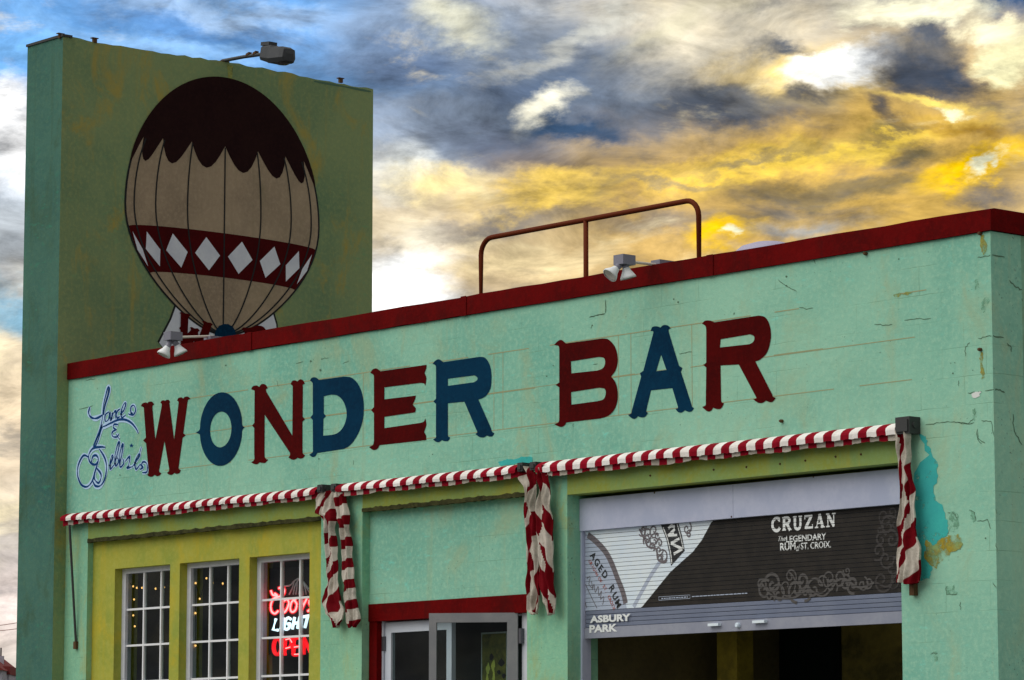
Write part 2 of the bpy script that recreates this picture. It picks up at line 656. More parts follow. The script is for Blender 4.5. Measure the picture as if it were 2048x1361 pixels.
M = {}
M['mint'] = worn('mint_paint', (0.29, 0.60, 0.46), (0.19, 0.48, 0.38), (0.40, 0.68, 0.51), 0.6, joints=True, stain=(0.38, 0.46, 0.27), stain_amt=0.55, speck=0.6, fleck=(0.20, 0.72, 0.62), drip_or_shade=0.3, bump=0.4)
M['pier'] = worn('mint_paint_low', (0.26, 0.57, 0.39), (0.19, 0.46, 0.33), (0.37, 0.64, 0.42), 1.2, joints=True, stain=(0.38, 0.42, 0.15), stain_amt=0.85, speck=0.7, fleck=(0.20, 0.68, 0.52), drip_or_shade=0.4, bump=0.5)
M['return'] = worn('mint_paint_side', (0.22, 0.46, 0.33), (0.15, 0.35, 0.26), (0.28, 0.48, 0.33), 2.0, stain=(0.24, 0.26, 0.10), stain_amt=0.7, speck=0.7, fleck=(0.18, 0.5, 0.38), drip_or_shade=0.35, bump=0.55)
M['lintel'] = worn('awning_shade_paint', (0.25, 0.37, 0.12), (0.31, 0.36, 0.07), (0.28, 0.42, 0.18), 2.2, stain=(0.42, 0.38, 0.05), stain_amt=0.6, drip_or_shade=0.45)  # shade under the awnings put into the lintel colour as yellow-green
M['ochre'] = worn('ochre_paint', (0.42, 0.42, 0.07), (0.31, 0.37, 0.07), (0.48, 0.48, 0.11), 2.4, stain=(0.58, 0.44, 0.03), stain_amt=0.6, drip_or_shade=0.35, bump=0.35)
M['tower'] = worn('sage_paint', (0.245, 0.33, 0.165), (0.15, 0.25, 0.14), (0.33, 0.39, 0.17), 0.6, stain=(0.45, 0.33, 0.06), stain_amt=0.8, bump=0.45, fleck=(0.17, 0.37, 0.19), drip_or_shade=0.35)
M['tower_end'] = worn('sage_paint_end', (0.075, 0.185, 0.15), (0.05, 0.14, 0.125), (0.10, 0.21, 0.15), 0.9, stain=(0.055, 0.10, 0.055), stain_amt=0.7, bump=0.45, fleck=(0.05, 0.26, 0.18), drip_or_shade=0.5)
M['red'] = worn('oxblood_paint', (0.135, 0.001, 0.0015), (0.09, 0.001, 0.0015), (0.17, 0.002, 0.002), 2.0, rough=0.8, drip_or_shade=0.4, stain=(0.06, 0.004, 0.004), stain_amt=0.7, bump=0.4)
M['letter_red'] = worn('sign_red', (0.078, 0.0006, 0.0008), (0.052, 0.0005, 0.0008), (0.105, 0.0015, 0.0015), 2.0, rough=0.8, bump=0.2)
M['letter_blue'] = worn('sign_blue', (0.0006, 0.032, 0.080), (0.0005, 0.022, 0.058), (0.0015, 0.046, 0.102), 2.0, rough=0.8, bump=0.2)
M['tan'] = worn('mural_tan', (0.40, 0.31, 0.215), (0.29, 0.225, 0.16), (0.47, 0.37, 0.26), 0.9, drip_or_shade=0.35, stain=(0.25, 0.21, 0.13), stain_amt=0.6, bump=0.45, speck=0.3)
M['brown'] = worn('mural_brown', (0.022, 0.008, 0.008), (0.017, 0.006, 0.007), (0.03, 0.010, 0.010), 3.0)
M['black_line'] = mat('mural_line', (0.008, 0.010, 0.012), 0.7)
M['mural_white'] = worn('mural_white', (0.72, 0.76, 0.84), (0.62, 0.66, 0.76), None, 2.5)
M['mural_red'] = worn('mural_red', (0.075, 0.003, 0.004), (0.055, 0.003, 0.004), None, 3)
M['script_dark'] = mat('script_blue', (0.004, 0.05, 0.19), 0.7, spec=0.05)
M['script_halo'] = mat('script_halo', (0.48, 0.68, 0.95), 0.7, spec=0.05)
M['guide'] = mat('guide_line', (0.36, 0.36, 0.20), 0.9)
M['crack'] = mat('crack_shadow', (0.105, 0.19, 0.13), 0.95, spec=0.02)
M['cyan'] = worn('old_turquoise_paint', (0.06, 0.50, 0.46), (0.05, 0.42, 0.42), None, 3)
M['rust'] = worn('rust_stain', (0.40, 0.31, 0.035), (0.27, 0.40, 0.16), (0.36, 0.20, 0.02), 5)
M['rust_dark'] = mat('rusty_iron', (0.10, 0.05, 0.02), 0.8)
M['pale_patch'] = mat('bare_plaster', (0.75, 0.78, 0.78), 0.8)
M['olive_patch'] = worn('damp_patch', (0.17, 0.36, 0.24), (0.23, 0.50, 0.36), None, 7)
M['cloth_white'] = worn('white_cloth', (0.90, 0.88, 0.88), (0.78, 0.74, 0.72), None, 5, bump=0.2, fine=60)
M['cloth_red'] = worn('red_cloth', (0.30, 0.004, 0.018), (0.22, 0.004, 0.014), None, 5, bump=0.2, fine=60)
M['drape_white'] = worn('dirty_white_cloth', (0.60, 0.55, 0.49), (0.42, 0.38, 0.33), None, 7, bump=0.3, fine=60)
M['drape_red'] = worn('faded_red_cloth', (0.22, 0.004, 0.012), (0.13, 0.004, 0.008), None, 7, bump=0.3, fine=60)
def striped_cloth():
    m = worn('striped_cloth', (0.62, 0.57, 0.51), (0.40, 0.37, 0.32), (0.70, 0.66, 0.60), 6, bump=0.5, fine=60, drip_or_shade=0.3, stain=(0.20, 0.17, 0.12), stain_amt=0.6)
    t = m.node_tree
    b = t.nodes['Principled BSDF']
    base = b.inputs['Base Color'].links[0].from_socket
    a = N(t, 'ShaderNodeAttribute', attribute_name='stripe')
    f = mathn(t, 'FRACT', a.outputs['Fac'])
    up = maprange(t, f, 0.53, 0.55)
    dn = maprange(t, f, 0.98, 1.0)
    red = mixc(t, mathn(t, 'SUBTRACT', up, dn), base, (0.20, 0.003, 0.010))
    dirt = mixc(t, mathn(t, 'SUBTRACT', up, dn), (1, 1, 1), base)
    lk(t, mixc(t, mathn(t, 'MULTIPLY', mathn(t, 'SUBTRACT', up, dn), 0.6), red, dirt, 'MULTIPLY'), b.inputs['Base Color'])
    return m


M['drape'] = striped_cloth()
M['dark_metal'] = mat('dark_metal', (0.045, 0.047, 0.05), 0.6, 0.0)
M['grey_metal'] = mat('grey_metal', (0.18, 0.18, 0.23), 0.5, 0.2)
M['lamp_metal'] = mat('streetlight_metal', (0.05, 0.055, 0.065), 0.5, 0.2)
M['lamp_glass'] = mat('lamp_lens', (0.10, 0.10, 0.11), 0.25)
M['white_paint'] = worn('white_frame_paint', (0.72, 0.74, 0.82), (0.62, 0.65, 0.75), None, 5, rough=0.5, bump=0.05)
M['muntin'] = mat('muntin_white', (0.85, 0.87, 0.92), 0.5)
M['steel'] = worn('housing_steel', (0.54, 0.58, 0.76), (0.46, 0.51, 0.70), None, 3, rough=0.5, bump=0.04)
M['slat'] = worn('shutter_steel', (0.20, 0.23, 0.32), (0.17, 0.20, 0.29), None, 3, rough=0.45, bump=0.03)
M['bar_steel'] = worn('bottom_bar_steel', (0.33, 0.35, 0.43), (0.27, 0.29, 0.38), None, 3, rough=0.45, bump=0.03)
M['gap'] = mat('shadow_gap', (0.02, 0.02, 0.025), 0.9)
M['print_dark'] = worn('print_charcoal', (0.040, 0.036, 0.033), (0.030, 0.028, 0.027), None, 8, rough=0.5, bump=0.03)
M['print_white'] = worn('print_white', (0.84, 0.93, 1.0), (0.74, 0.86, 1.0), None, 2, rough=0.5, bump=0.03)
M['print_label'] = mat('print_grey_label', (0.46, 0.53, 0.68), 0.5)
M['print_border'] = mat('print_border', (0.17, 0.15, 0.17), 0.5)
M['print_black'] = mat('print_black', (0.025, 0.027, 0.032), 0.5)
M['print_red'] = mat('print_red', (0.42, 0.13, 0.11), 0.5)
M['print_grey'] = mat('print_grey', (0.105, 0.10, 0.10), 0.6, spec=0.1)
M['print_dim'] = mat('print_dim_grey', (0.065, 0.06, 0.06), 0.6, spec=0.1)
M['print_ink'] = mat('print_letter_white', (0.84, 0.88, 0.90), 0.5)
M['glass'] = glass('window_glass')
M['door_white'] = worn('white_door_paint', (0.70, 0.76, 0.86), (0.64, 0.70, 0.82), None, 4, rough=0.45, bump=0.04)
M['door_shade'] = worn('door_shade_grey', (0.30, 0.30, 0.32), (0.25, 0.255, 0.28), None, 4, rough=0.45, bump=0.04)  # shade on the open leaf painted in as grey
M['hinge'] = mat('steel_hinge', (0.12, 0.12, 0.14), 0.5, 0.4)
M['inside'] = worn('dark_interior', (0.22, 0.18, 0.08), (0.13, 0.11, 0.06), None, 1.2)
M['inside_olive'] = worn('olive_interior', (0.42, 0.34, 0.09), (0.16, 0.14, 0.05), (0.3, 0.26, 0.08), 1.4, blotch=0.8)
M['drip_or_shade'] = worn('soffit_shade_olive', (0.06, 0.06, 0.025), (0.03, 0.032, 0.015), (0.12, 0.115, 0.04), 7, bump=0.6)  # dark olive colour standing for soffit shade
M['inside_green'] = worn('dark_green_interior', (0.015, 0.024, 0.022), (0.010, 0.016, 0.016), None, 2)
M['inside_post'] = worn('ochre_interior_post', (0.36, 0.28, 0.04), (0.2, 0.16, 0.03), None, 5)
M['counter'] = mat('dark_wood', (0.05, 0.03, 0.015), 0.4)
M['poster'] = worn('poster_olive', (0.20, 0.22, 0.04), (0.09, 0.11, 0.03), (0.32, 0.30, 0.06), 9, rough=0.4, bump=0)
M['poster_yellow'] = worn('poster_yellow_green', (0.80, 0.85, 0.14), (0.55, 0.70, 0.15), None, 14, rough=0.4, bump=0)
M['poster_dark'] = mat('poster_dark', (0.012, 0.014, 0.01), 0.5)
M['poster_edge'] = mat('poster_white_border', (0.62, 0.72, 0.70), 0.5)
M['neon_core'] = emit('neon_pink_core', (1.0, 0.42, 0.42), 1.3)
M['neon_red'] = emit('neon_red_glow', (1.0, 0.004, 0.012), 0.85)
M['neon_white'] = emit('neon_white', (0.72, 0.92, 1.0), 1.3)
M['neon_dim'] = mat('unlit_tube', (0.62, 0.55, 0.58), 0.4)
M['bulb'] = emit('amber_bulb', (1.0, 0.50, 0.14), 1.6)
M['cable'] = mat('black_cable', (0.012, 0.010, 0.008), 0.7)
M['rail'] = mat('orange_lit_pipe', (0.12, 0.020, 0.004), 0.7, 0.0, 0.12)  # orange light on the railing put into the pipe colour
M['vent'] = mat('pale_galvanised_vent', (0.42, 0.40, 0.55), 0.5)
M['flood'] = mat('floodlight_grey', (0.22, 0.22, 0.28), 0.5, 0.1)
M['flood_white'] = mat('floodlight_white_rim', (0.80, 0.84, 0.88), 0.4)
M['flood_lens'] = mat('floodlight_lens', (0.55, 0.55, 0.52), 0.25)
M['flood_arm'] = mat('floodlight_conduit', (0.62, 0.58, 0.52), 0.5)
M['asphalt'] = worn('asphalt', (0.05, 0.05, 0.052), (0.04, 0.04, 0.043), (0.07, 0.07, 0.07), 0.6, rough=0.95, fine=40)
M['concrete'] = worn('pavement_concrete', (0.32, 0.31, 0.29), (0.26, 0.25, 0.24), None, 0.8, rough=0.9)
M['paint_line'] = worn('road_paint', (0.7, 0.7, 0.66), (0.55, 0.55, 0.5), None, 2)
M['earth'] = worn('earth', (0.14, 0.13, 0.10), (0.10, 0.11, 0.07), None, 0.1)
M['roof'] = worn('roof_felt', (0.12, 0.12, 0.12), (0.09, 0.09, 0.09), None, 0.6)
M['house_wall'] = mat('house_siding', (0.42, 0.42, 0.50), 0.8)
M['house_roof'] = mat('red_roof', (0.20, 0.03, 0.03), 0.8)
M['wire'] = mat('utility_wire', (0.30, 0.10, 0.08), 0.7)
M['amber_glow'] = emit('amber_glow', (0.9, 0.35, 0.02), 0.22)

flaking(M['rust'], 0.36, 0.58, 9.0)
flaking(M['cyan'], 0.33, 0.44, 12.0)
flaking(M['olive_patch'], 0.42, 0.60, 14.0)

# ------------------------------------------------------------------ setting
XR = 11.528                                  # right-hand corner of the bar
Z_TOP, Z_COP = 5.041, 4.885
tag(MB().box(-1500, 1500, -1500, 1500, -0.40, -0.16).build('ground', M['earth']), kind='structure')
tag(MB().box(-300, 300, -16.0, -4.0, -0.18, -0.13).build('road', M['asphalt']), kind='structure')
tag(MB().box(-300, 300, -3.85, 14, -0.20, 0.0).build('pavement', M['concrete']), kind='structure')
tag(MB().box(-300, 300, -4.0, -3.85, -0.20, 0.005).build('kerb', M['concrete']), kind='structure')
tag(MB().box(-300, 300, -20, -16.15, -0.20, 0.0).build('pavement', M['concrete']), kind='structure')
tag(MB().box(-300, 300, -16.15, -16.0, -0.20, 0.005).build('kerb', M['concrete']), kind='structure')
tag(MB().box(-300, 300, -10.06, -9.94, -0.16, -0.126).build('centre_line', M['paint_line']), kind='structure')

# ------------------------------------------------------------------ the bar building
bar = thing('bar_building', 'mint green single-storey bar with painted red and blue lettering under a dark red coping', 'building', (5.76, 0, 0))
Z_AWN, Z_B1, Z_B2, Z_B3 = 3.60, 3.324, 3.356, 3.329
P0, P1L, P1R, P2L, P2R, P3L = 0.371, 3.931, 4.499, 6.612, 7.095, 10.64
D1, D2, D3 = 0.060, 0.081, 0.124
WT = 0.32                                    # wall thickness


def part(mb, name, m, parent=bar, **kw):
    return mb.build(name, m, parent, **kw)


part(MB().box(0, XR, 0, WT, Z_AWN, Z_COP), 'upper_wall', M['mint'])
for x0, x1 in ((0, P0), (P1L, P1R), (P2L, P2R), (P3L, XR)):
    part(MB().box(x0, x1, 0, WT, 0, Z_AWN), 'pier', M['mint'] if x1 == XR else M['pier'])
for x0, x1, zb in ((P0, P1L, Z_B1), (P1R, P2L, Z_B2), (P2R, P3L, Z_B3)):
    part(MB().box(x0, x1, 0, WT, zb, Z_AWN), 'lintel', M['lintel'])
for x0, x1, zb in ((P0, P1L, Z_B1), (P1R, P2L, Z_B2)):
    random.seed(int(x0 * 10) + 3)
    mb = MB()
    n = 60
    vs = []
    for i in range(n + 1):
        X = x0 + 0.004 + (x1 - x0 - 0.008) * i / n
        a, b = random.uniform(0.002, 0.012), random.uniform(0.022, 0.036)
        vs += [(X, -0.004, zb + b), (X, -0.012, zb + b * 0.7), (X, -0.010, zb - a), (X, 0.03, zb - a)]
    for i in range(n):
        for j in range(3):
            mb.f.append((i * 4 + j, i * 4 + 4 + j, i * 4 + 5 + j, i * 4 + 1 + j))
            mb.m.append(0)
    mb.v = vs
    part(mb, 'soffit_shade_strip', M['drip_or_shade'])  # added dark strip, stands for the shadow under the lintel
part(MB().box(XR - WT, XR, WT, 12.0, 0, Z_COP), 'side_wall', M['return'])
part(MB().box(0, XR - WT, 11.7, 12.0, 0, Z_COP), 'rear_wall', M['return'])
part(MB().box(0, XR - WT, WT, 11.7, 4.30, 4.45), 'roof', M['roof'])
# coping: slightly uneven red flashing over the parapet
mb = MB()
random.seed(3)
xs = [0.004 + (XR + 0.022 - 0.004) * i / 46 for i in range(47)]
prof = [(-0.022, 0.0), (-0.022, 1.0), (0.02, 1.06), (WT + 0.03, 1.06), (WT + 0.03, 0.0)]
vs, fs = [], []
for i, x in enumerate(xs):
    dz = random.uniform(-1, 1) * 0.004
    db = random.uniform(-1, 1) * 0.003
    for y, s in prof:
        vs.append((x, y + (random.uniform(-1, 1) * 0.002 if y < 0 else 0), (Z_COP + db) * (1 - s) + (Z_TOP + dz) * s))
k = len(prof)
for i in range(len(xs) - 1):
    for j in range(k - 1):
        fs.append((i * k + j, (i + 1) * k + j, (i + 1) * k + j + 1, i * k + j + 1))
fs.append(tuple(range(k)))
fs.append(tuple((len(xs) - 1) * k + j for j in range(k)))
mb.add(vs, fs)
part(mb, 'coping', M['red'])
for X in (2.9, 5.85, 8.75):
    part(MB().box(X - 0.035, X + 0.035, -0.0275, -0.0255, Z_COP - 0.004, Z_TOP + 0.004), 'coping_joint', M['red'])
part(MB().box(XR - WT - 0.02, XR + 0.0218, WT + 0.032, 12.0, Z_COP + 0.001, Z_TOP + 0.003), 'coping', M['red'])

# inside of the bar
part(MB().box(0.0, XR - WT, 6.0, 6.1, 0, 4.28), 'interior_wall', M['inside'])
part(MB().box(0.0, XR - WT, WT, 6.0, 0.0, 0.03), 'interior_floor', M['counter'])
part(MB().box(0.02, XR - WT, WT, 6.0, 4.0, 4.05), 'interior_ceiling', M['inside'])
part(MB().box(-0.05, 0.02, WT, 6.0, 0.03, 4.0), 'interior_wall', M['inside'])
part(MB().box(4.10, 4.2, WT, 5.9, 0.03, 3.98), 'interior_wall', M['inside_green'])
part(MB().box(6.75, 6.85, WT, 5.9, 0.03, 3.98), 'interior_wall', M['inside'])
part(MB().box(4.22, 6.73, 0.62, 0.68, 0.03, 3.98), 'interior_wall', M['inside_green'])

# ---- recessed window bay
SILL = 0.95
W_OP = [(0.735, 1.618), (1.768, 2.672), (2.826, 3.694)]
W_TOP = 3.058
mb = MB()
x = P0
for a, b in W_OP:
    mb.box(x, a, D1, WT, 0, Z_B1)
    mb.box(a, b, D1, WT, W_TOP, Z_B1)
    mb.box(a, b, D1, WT, 0, SILL)
    x = b
mb.box(x, P1L, D1, WT, 0, Z_B1)
part(mb, 'window_bay_wall', M['ochre'])
G0 = 0.143                                   # window frame face
for a, b in W_OP:
    fr = MB()
    fw = 0.058
    fr.box(a, a + fw, G0, G0 + 0.07, SILL, W_TOP)
    fr.box(b - 0.035, b, G0, G0 + 0.07, SILL, W_TOP)
    fr.box(a + fw, b - 0.035, G0, G0 + 0.07, W_TOP - 0.045, W_TOP)
    fr.box(a + fw, b - 0.035, G0, G0 + 0.07, SILL, SILL + 0.05)
    win = part(fr, 'window', M['white_paint'])
    x0, x1 = a + fw, b - 0.035
    z1, z0 = W_TOP - 0.045, SILL + 0.05
    cw = 0.274
    cx = [x0, x0 + cw, x0 + 2 * cw, x1]
    rows = [z1]
    while rows[-1] - 0.333 > z0 + 0.1:
        rows.append(rows[-1] - 0.333)
    rows.append(z0)
    for c in cx[1:3]:
        MB().box(c - 0.009, c + 0.009, G0 + 0.012, G0 + 0.045, z0, z1).build('muntin', M['muntin'], win)
    for r in rows[1:-1]:
        for i in range(3):
            MB().box(cx[i] + (0.009 if i else 0), cx[i + 1] - (0.009 if i < 2 else 0), G0 + 0.014, G0 + 0.043, r - 0.009, r + 0.009).build('muntin', M['muntin'], win)
    for i in range(3):
        for j in range(len(rows) - 1):
            MB().box(cx[i], cx[i + 1], G0 + 0.030, G0 + 0.034, rows[j + 1], rows[j]).build('pane', M['glass'], win)
part(MB().box(P0 + 0.02, P1L - 0.02, D1 - 0.05, D1 + 0.001, SILL - 0.08, SILL - 0.02), 'sill', M['pier'])

# ---- door bay
hl, hr = at_y(735.8, 1210.4, D2 - 0.012), at_y(1051, 1187.5, D2 - 0.012)
hb = at_y(755.7, 1242.8, D2 - 0.012)
Z_HT, Z_HB = (hl.z + hr.z) / 2, hb.z
part(MB().box(P1R, P2L, D2, WT, Z_HT, Z_B2), 'door_bay_wall', M['mint'])
part(MB().box(P1R + 0.002, P2L - 0.002, D2 - 0.014, WT - 0.1, Z_HB, Z_HT), 'door_header', M['red'])
jx = at_y(754.5, 1300, D2).x
part(MB().box(P1R + 0.004, jx, D2 - 0.006, WT - 0.1, 0, Z_HB), 'door_jamb', M['red'])
DY = 0.15
fx0 = jx
lx0, lx1 = at_y(771, 1300, DY).x, at_y(903.5, 1300, DY).x
hx = at_y(1042, 1300, DY).x
df = MB()
df.box(fx0, lx0 - 0.008, DY - 0.02, DY + 0.09, 0.02, Z_HB)
df.box(fx0, hx + 0.14, DY + 0.05, DY + 0.09, Z_HB - 0.012, Z_HB - 0.001)
df.box(hx + 0.035, P2L, DY - 0.02, DY + 0.09, 0.02, Z_HB)
part(df, 'door_frame', M['white_paint'])
Z_LT = Z_HB - 0.012


def door_leaf(mb, o, ax, width, zt, stile_h, stile_f, rail, th):
    """leaf from hinge o along unit ax; returns glass quad corners"""
    o, ax = Vector(o), Vector(ax)
    ay = Vector((0, 0, 1)).cross(ax)
    up = Vector((0, 0, 1))

    def bx(s0, s1, z0, z1):
        c = o + ax * (s0 + s1) / 2 + up * ((z0 + z1) / 2 - o.z)
        mb.obox(c, ax * (s1 - s0) / 2, ay * th / 2, up * (z1 - z0) / 2)
    bx(0, stile_h, 0.03, zt)
    bx(width - stile_f, width, 0.03, zt)
    bx(stile_h, width - stile_f, zt - rail, zt)
    bx(stile_h, width - stile_f, 0.03, 0.30)
    g = MB()
    c = o + ax * (stile_h + width - stile_f) / 2 + up * ((0.30 + zt - rail) / 2 - o.z)
    g.obox(c, ax * (width - stile_h - stile_f) / 2, ay * 0.003, up * (zt - rail - 0.30) / 2)
    return g


mb = MB()
g = door_leaf(mb, (lx0, DY + 0.02, 0.03), (1, 0, 0), lx1 - lx0, Z_LT, 0.075, 0.065, 0.085, 0.045)
leaf = part(mb, 'door', M['door_white'])
leaf['label'] = 'closed white glazed door leaf'
g.build('pane', M['glass'], leaf)
hz = at_y(770, 1288, DY).z
MB().box(lx0 - 0.028, lx0 + 0.012, DY - 0.022, DY - 0.006, hz - 0.06, hz + 0.06).build('hinge', M['hinge'], leaf)
# open leaf: hinged on the right, swung out over the pavement
hp = at_y(1036, 1226, D2 + 0.02)
fp = at_z(859, 1227.3, hp.z)
ax = Vector((fp.x - hp.x, fp.y - hp.y, 0))
wd_leaf = ax.length
ax.normalize()
mb = MB()
g = door_leaf(mb, (hp.x, hp.y, 0.03), ax, wd_leaf, hp.z, 0.085, 0.06, 0.075, 0.045)
leaf2 = part(mb, 'door', M['door_shade'])
leaf2['label'] = 'glazed door leaf standing open, its shade painted in as grey'
g.build('pane', M['glass'], leaf2)
hz2 = at_y(1038, 1272, D2).z
MB().box(hp.x + 0.004, hp.x + 0.045, hp.y - 0.01, hp.y + 0.03, hz2 - 0.06, hz2 + 0.06).build('hinge', M['hinge'], leaf2)
print('leaf width', wd_leaf, 'left leaf', lx1 - lx0, 'head', Z_HB)

# ---- serving hatch with roller shutter
HY = D3 + 0.004
SY = 0.170
ht = (at_y(1155, 998, HY).z + at_y(1794, 939, HY).z) / 2
hbz = (at_y(1164, 1062, HY).z + at_y(1796, 1008.7, HY).z) / 2
bbz = (at_y(1167, 1277, SY).z + at_y(1802, 1247.5, SY).z) / 2
jx = at_y(1466, 1000, HY).x
rx0 = at_y(1155, 1100, SY - 0.03).x
rx1 = at_y(1164.5, 1100, SY - 0.03).x
SX0, SX1 = rx1 + 0.004, P3L + 0.05
BAR_H = 0.085
Z_S0 = bbz + BAR_H
shutter = part(MB().box(SX0, SX1, SY + 0.012, SY + 0.016, Z_S0, hbz), 'roller_shutter', M['gap'])
MB().box(rx0, rx1, SY - 0.032, SY + 0.06, 0.02, hbz).build('guide_rail', M['steel'], shutter)
MB().box(P3L - 0.02, P3L + 0.06, SY - 0.032, SY + 0.06, 0.02, hbz).build('guide_rail', M['steel'], shutter)
shutter['label'] = 'half-raised printed roller shutter'
MB().box(P2R + 0.002, jx - 0.0015, HY, HY + 0.18, hbz, ht).build('housing_panel', M['steel'], shutter)
MB().box(jx + 0.0015, P3L + 0.1, HY, HY + 0.18, hbz, ht).build('housing_panel', M['steel'], shutter)
for fx, fy in ((1309, 986), (1627, 954), (1463, 1034)):
    q = at_y(fx, fy, HY)
    MB().lathe((q.x, HY - 0.004, q.z), (0, 1, 0), [(0, 0), (0, 0.006), (0.005, 0.008)], 8).build('screw', M['rust_dark'], shutter)
NS = 23
pitch = (hbz - Z_S0) / NS
slat_me = None
for i in range(NS):
    za = Z_S0 + pitch * i
    mb = MB()
    pr = [(0.008, 0.0006), (0.001, 0.0022), (0.0, 0.005), (0.0, pitch - 0.005), (0.001, pitch - 0.0022), (0.008, pitch - 0.0006)]
    vs = [(X, SY + y, za + z) for X in (SX0, SX1) for y, z in pr]
    mb.add(vs, [(j, j + 1, j + 7, j + 6) for j in range(5)])
    mb.build('slat', M['slat'], shutter)
MB().box(SX0, SX1, SY - 0.012, SY + 0.03, bbz, Z_S0 - 0.002).build('bottom_bar', M['bar_steel'], shutter)
for a, b in (((1420, 1250), (1441, 1252)), ((1509, 1244), (1533, 1247))):
    q0, q1 = at_y(*a, SY - 0.02), at_y(*b, SY - 0.02)
    MB().box(q0.x, q1.x, SY - 0.045, SY - 0.012, q0.z - 0.012, q0.z + 0.008).build('handle', M['print_white'], shutter)
q = at_y(1476, 1251, SY - 0.02)
MB().lathe((q.x, SY - 0.040, q.z), (0, 1, 0), [(0, 0), (0, 0.014), (0.008, 0.020), (0.028, 0.020)], 14).build('lock_knob', M['print_white'], shutter)


def bisect_joints(ob):
    """leave the joints between the slats open in anything printed across them"""
    me = ob.data
    bm = bmesh.new()
    bm.from_mesh(me)
    for i in range(NS + 1):
        z = Z_S0 + pitch * i
        for dz in (-0.0017, 0.0017):
            bmesh.ops.bisect_plane(bm, geom=bm.verts[:] + bm.edges[:] + bm.faces[:], plane_co=(0, 0, z + dz), plane_no=(0, 0, 1))
    kill = []
    for f in bm.faces:
        zc = sum(v.co.z for v in f.verts) / len(f.verts)
        r = (zc - Z_S0) / pitch
        if abs(r - round(r)) * pitch < 0.0016:
            kill.append(f)
    bmesh.ops.delete(bm, geom=kill, context='FACES')
    bm.to_mesh(me)
    bm.free()


def shutter_print(name, m, build, off, label=None):
    mb = MB()
    build(mb, lambda X, Z: (X, SY - off - STROKE[0] * 0.00003, Z))
    o = mb.build(name, m, shutter)
    bisect_joints(o)
    if label:
        o['label'] = label
    return o


def S2(fr, pts):
    return [(p.x, p.z) for p in (at_y(a, b, SY) for a, b in zp(fr, pts))]


zp_bot = at_y(*zp(Z_SH, [(620, 1040)])[0], SY).z
zp_bot = Z_S0 + pitch * round((zp_bot - Z_S0) / pitch)
print('printed from slat', (zp_bot - Z_S0) / pitch, 'pitch', pitch)
dg = S2(Z_SH, [(1270, 250), (1240, 290), (1160, 440), (1080, 545), (990, 625), (880, 725), (760, 872), (640, 1020), (600, 1075)])
dg = [p for p in dg if zp_bot < p[1] < hbz]
clampz = lambda pts: [(x, min(max(z, zp_bot), hbz)) for x, z in pts]
xt, xb = S2(Z_SH, [(1262, 285)])[0][0], S2(Z_SH, [(622, 1042)])[0][0]
shutter_print('printed_field', M['print_white'], lambda mb, f: mb.poly([(SX0, hbz), (SX0, zp_bot), (xb, zp_bot)] + dg[::-1] + [(xt, hbz)], [], f), 0.0015, 'white printed field of the shutter')
shutter_print('printed_field', M['print_dark'], lambda mb, f: mb.poly([(SX1, hbz), (xt, hbz)] + dg + [(xb, zp_bot), (SX1, zp_bot)], [], f), 0.0015, 'charcoal printed field of the shutter')
arc = [(140, 385), (215, 440), (310, 540), (370, 650), (420, 780), (470, 910), (505, 1070)]
arc2 = catmull(S2(Z_SH, arc), 6)
shutter_print('printed_label', M['print_label'], lambda mb, f: mb.poly(clampz([(SX0, arc2[0][1])] + arc2 + [(SX0, zp_bot)]), [], f), 0.0025)
shutter_print('printed_label_border', M['print_border'], lambda mb, f: ribbon(mb, clampz(arc2[2:-3]), 0.05, f, smooth=False), 0.0035)


def arc_text(mb, f, s, pts, size, wide, m=0, off=0.02):
    """single characters set along a curve in shutter-plane metres"""
    line = catmull(pts, 12)
    ln = [0.0]
    for a, b in zip(line, line[1:]):
        ln.append(ln[-1] + math.dist(a, b))
    for i, ch in enumerate(s):
        if ch == ' ':
            continue
        t = ln[-1] * (i + 0.5) / len(s)
        k = next(j for j in range(len(ln)) if ln[j] >= t or j == len(ln) - 1)
        k = max(1, k)
        a, b = Vector(line[k - 1]), Vector(line[k])
        d = (b - a).normalized()
        n = Vector((-d.y, d.x))
        c = a + d * (t - ln[k - 1])
        vs, fs = text_mesh(ch, off)
        xa, xb_ = min(v[0] for v in vs), max(v[0] for v in vs)
        yb_ = max(v[1] for v in vs)
        mb.add([f(*(c + d * ((v[0] - (xa + xb_) / 2) * size * wide) + n * (v[1] / 0.7 * size * 0.7))) for v in vs], fs, m)


for i, ch in enumerate('AGED RUM'):
    if ch != ' ':
        word_ = ' ' * i + ch + ' ' * (7 - i)
        shutter_print('printed_letter', M['print_black'], lambda mb, f: arc_text(mb, f, word_, S2(Z_SH, [(175, 575), (250, 700), (330, 830), (420, 1050)]), 0.082, 1.0, off=0.03), 0.0045, 'dark slanting letter ' + ch)
shutter_print('printed_lettering', M['print_red'], lambda mb, f: arc_text(mb, f, 'ORIGIN OF ST. CROIX', S2(Z_SH, [(165, 630), (230, 750), (310, 890), (385, 1060)]), 0.040, 1.0, off=0.02), 0.0045)['kind'] = 'stuff'


def signature(mb, f):
    for st in ([(150, 780), (180, 765), (170, 830), (200, 860), (190, 800)], [(200, 880), (215, 830), (225, 900), (250, 850), (255, 930), (280, 890), (270, 960), (300, 940), (290, 1010)],
               [(140, 830), (180, 920), (240, 1040)], [(135, 980), (150, 1040)]):
        ribbon(mb, S2(Z_SH, st), 0.006, f)


shutter_print('printed_signature', M['print_border'], signature, 0.0045)
banner = [(800, 300), (955, 285), (985, 400), (1010, 535), (890, 668), (875, 560), (850, 440), (820, 360)]
b2 = clampz(S2(Z_SH, banner))
shutter_print('printed_banner', M['print_black'], lambda mb, f: mb.poly(b2, [], f), 0.0035)


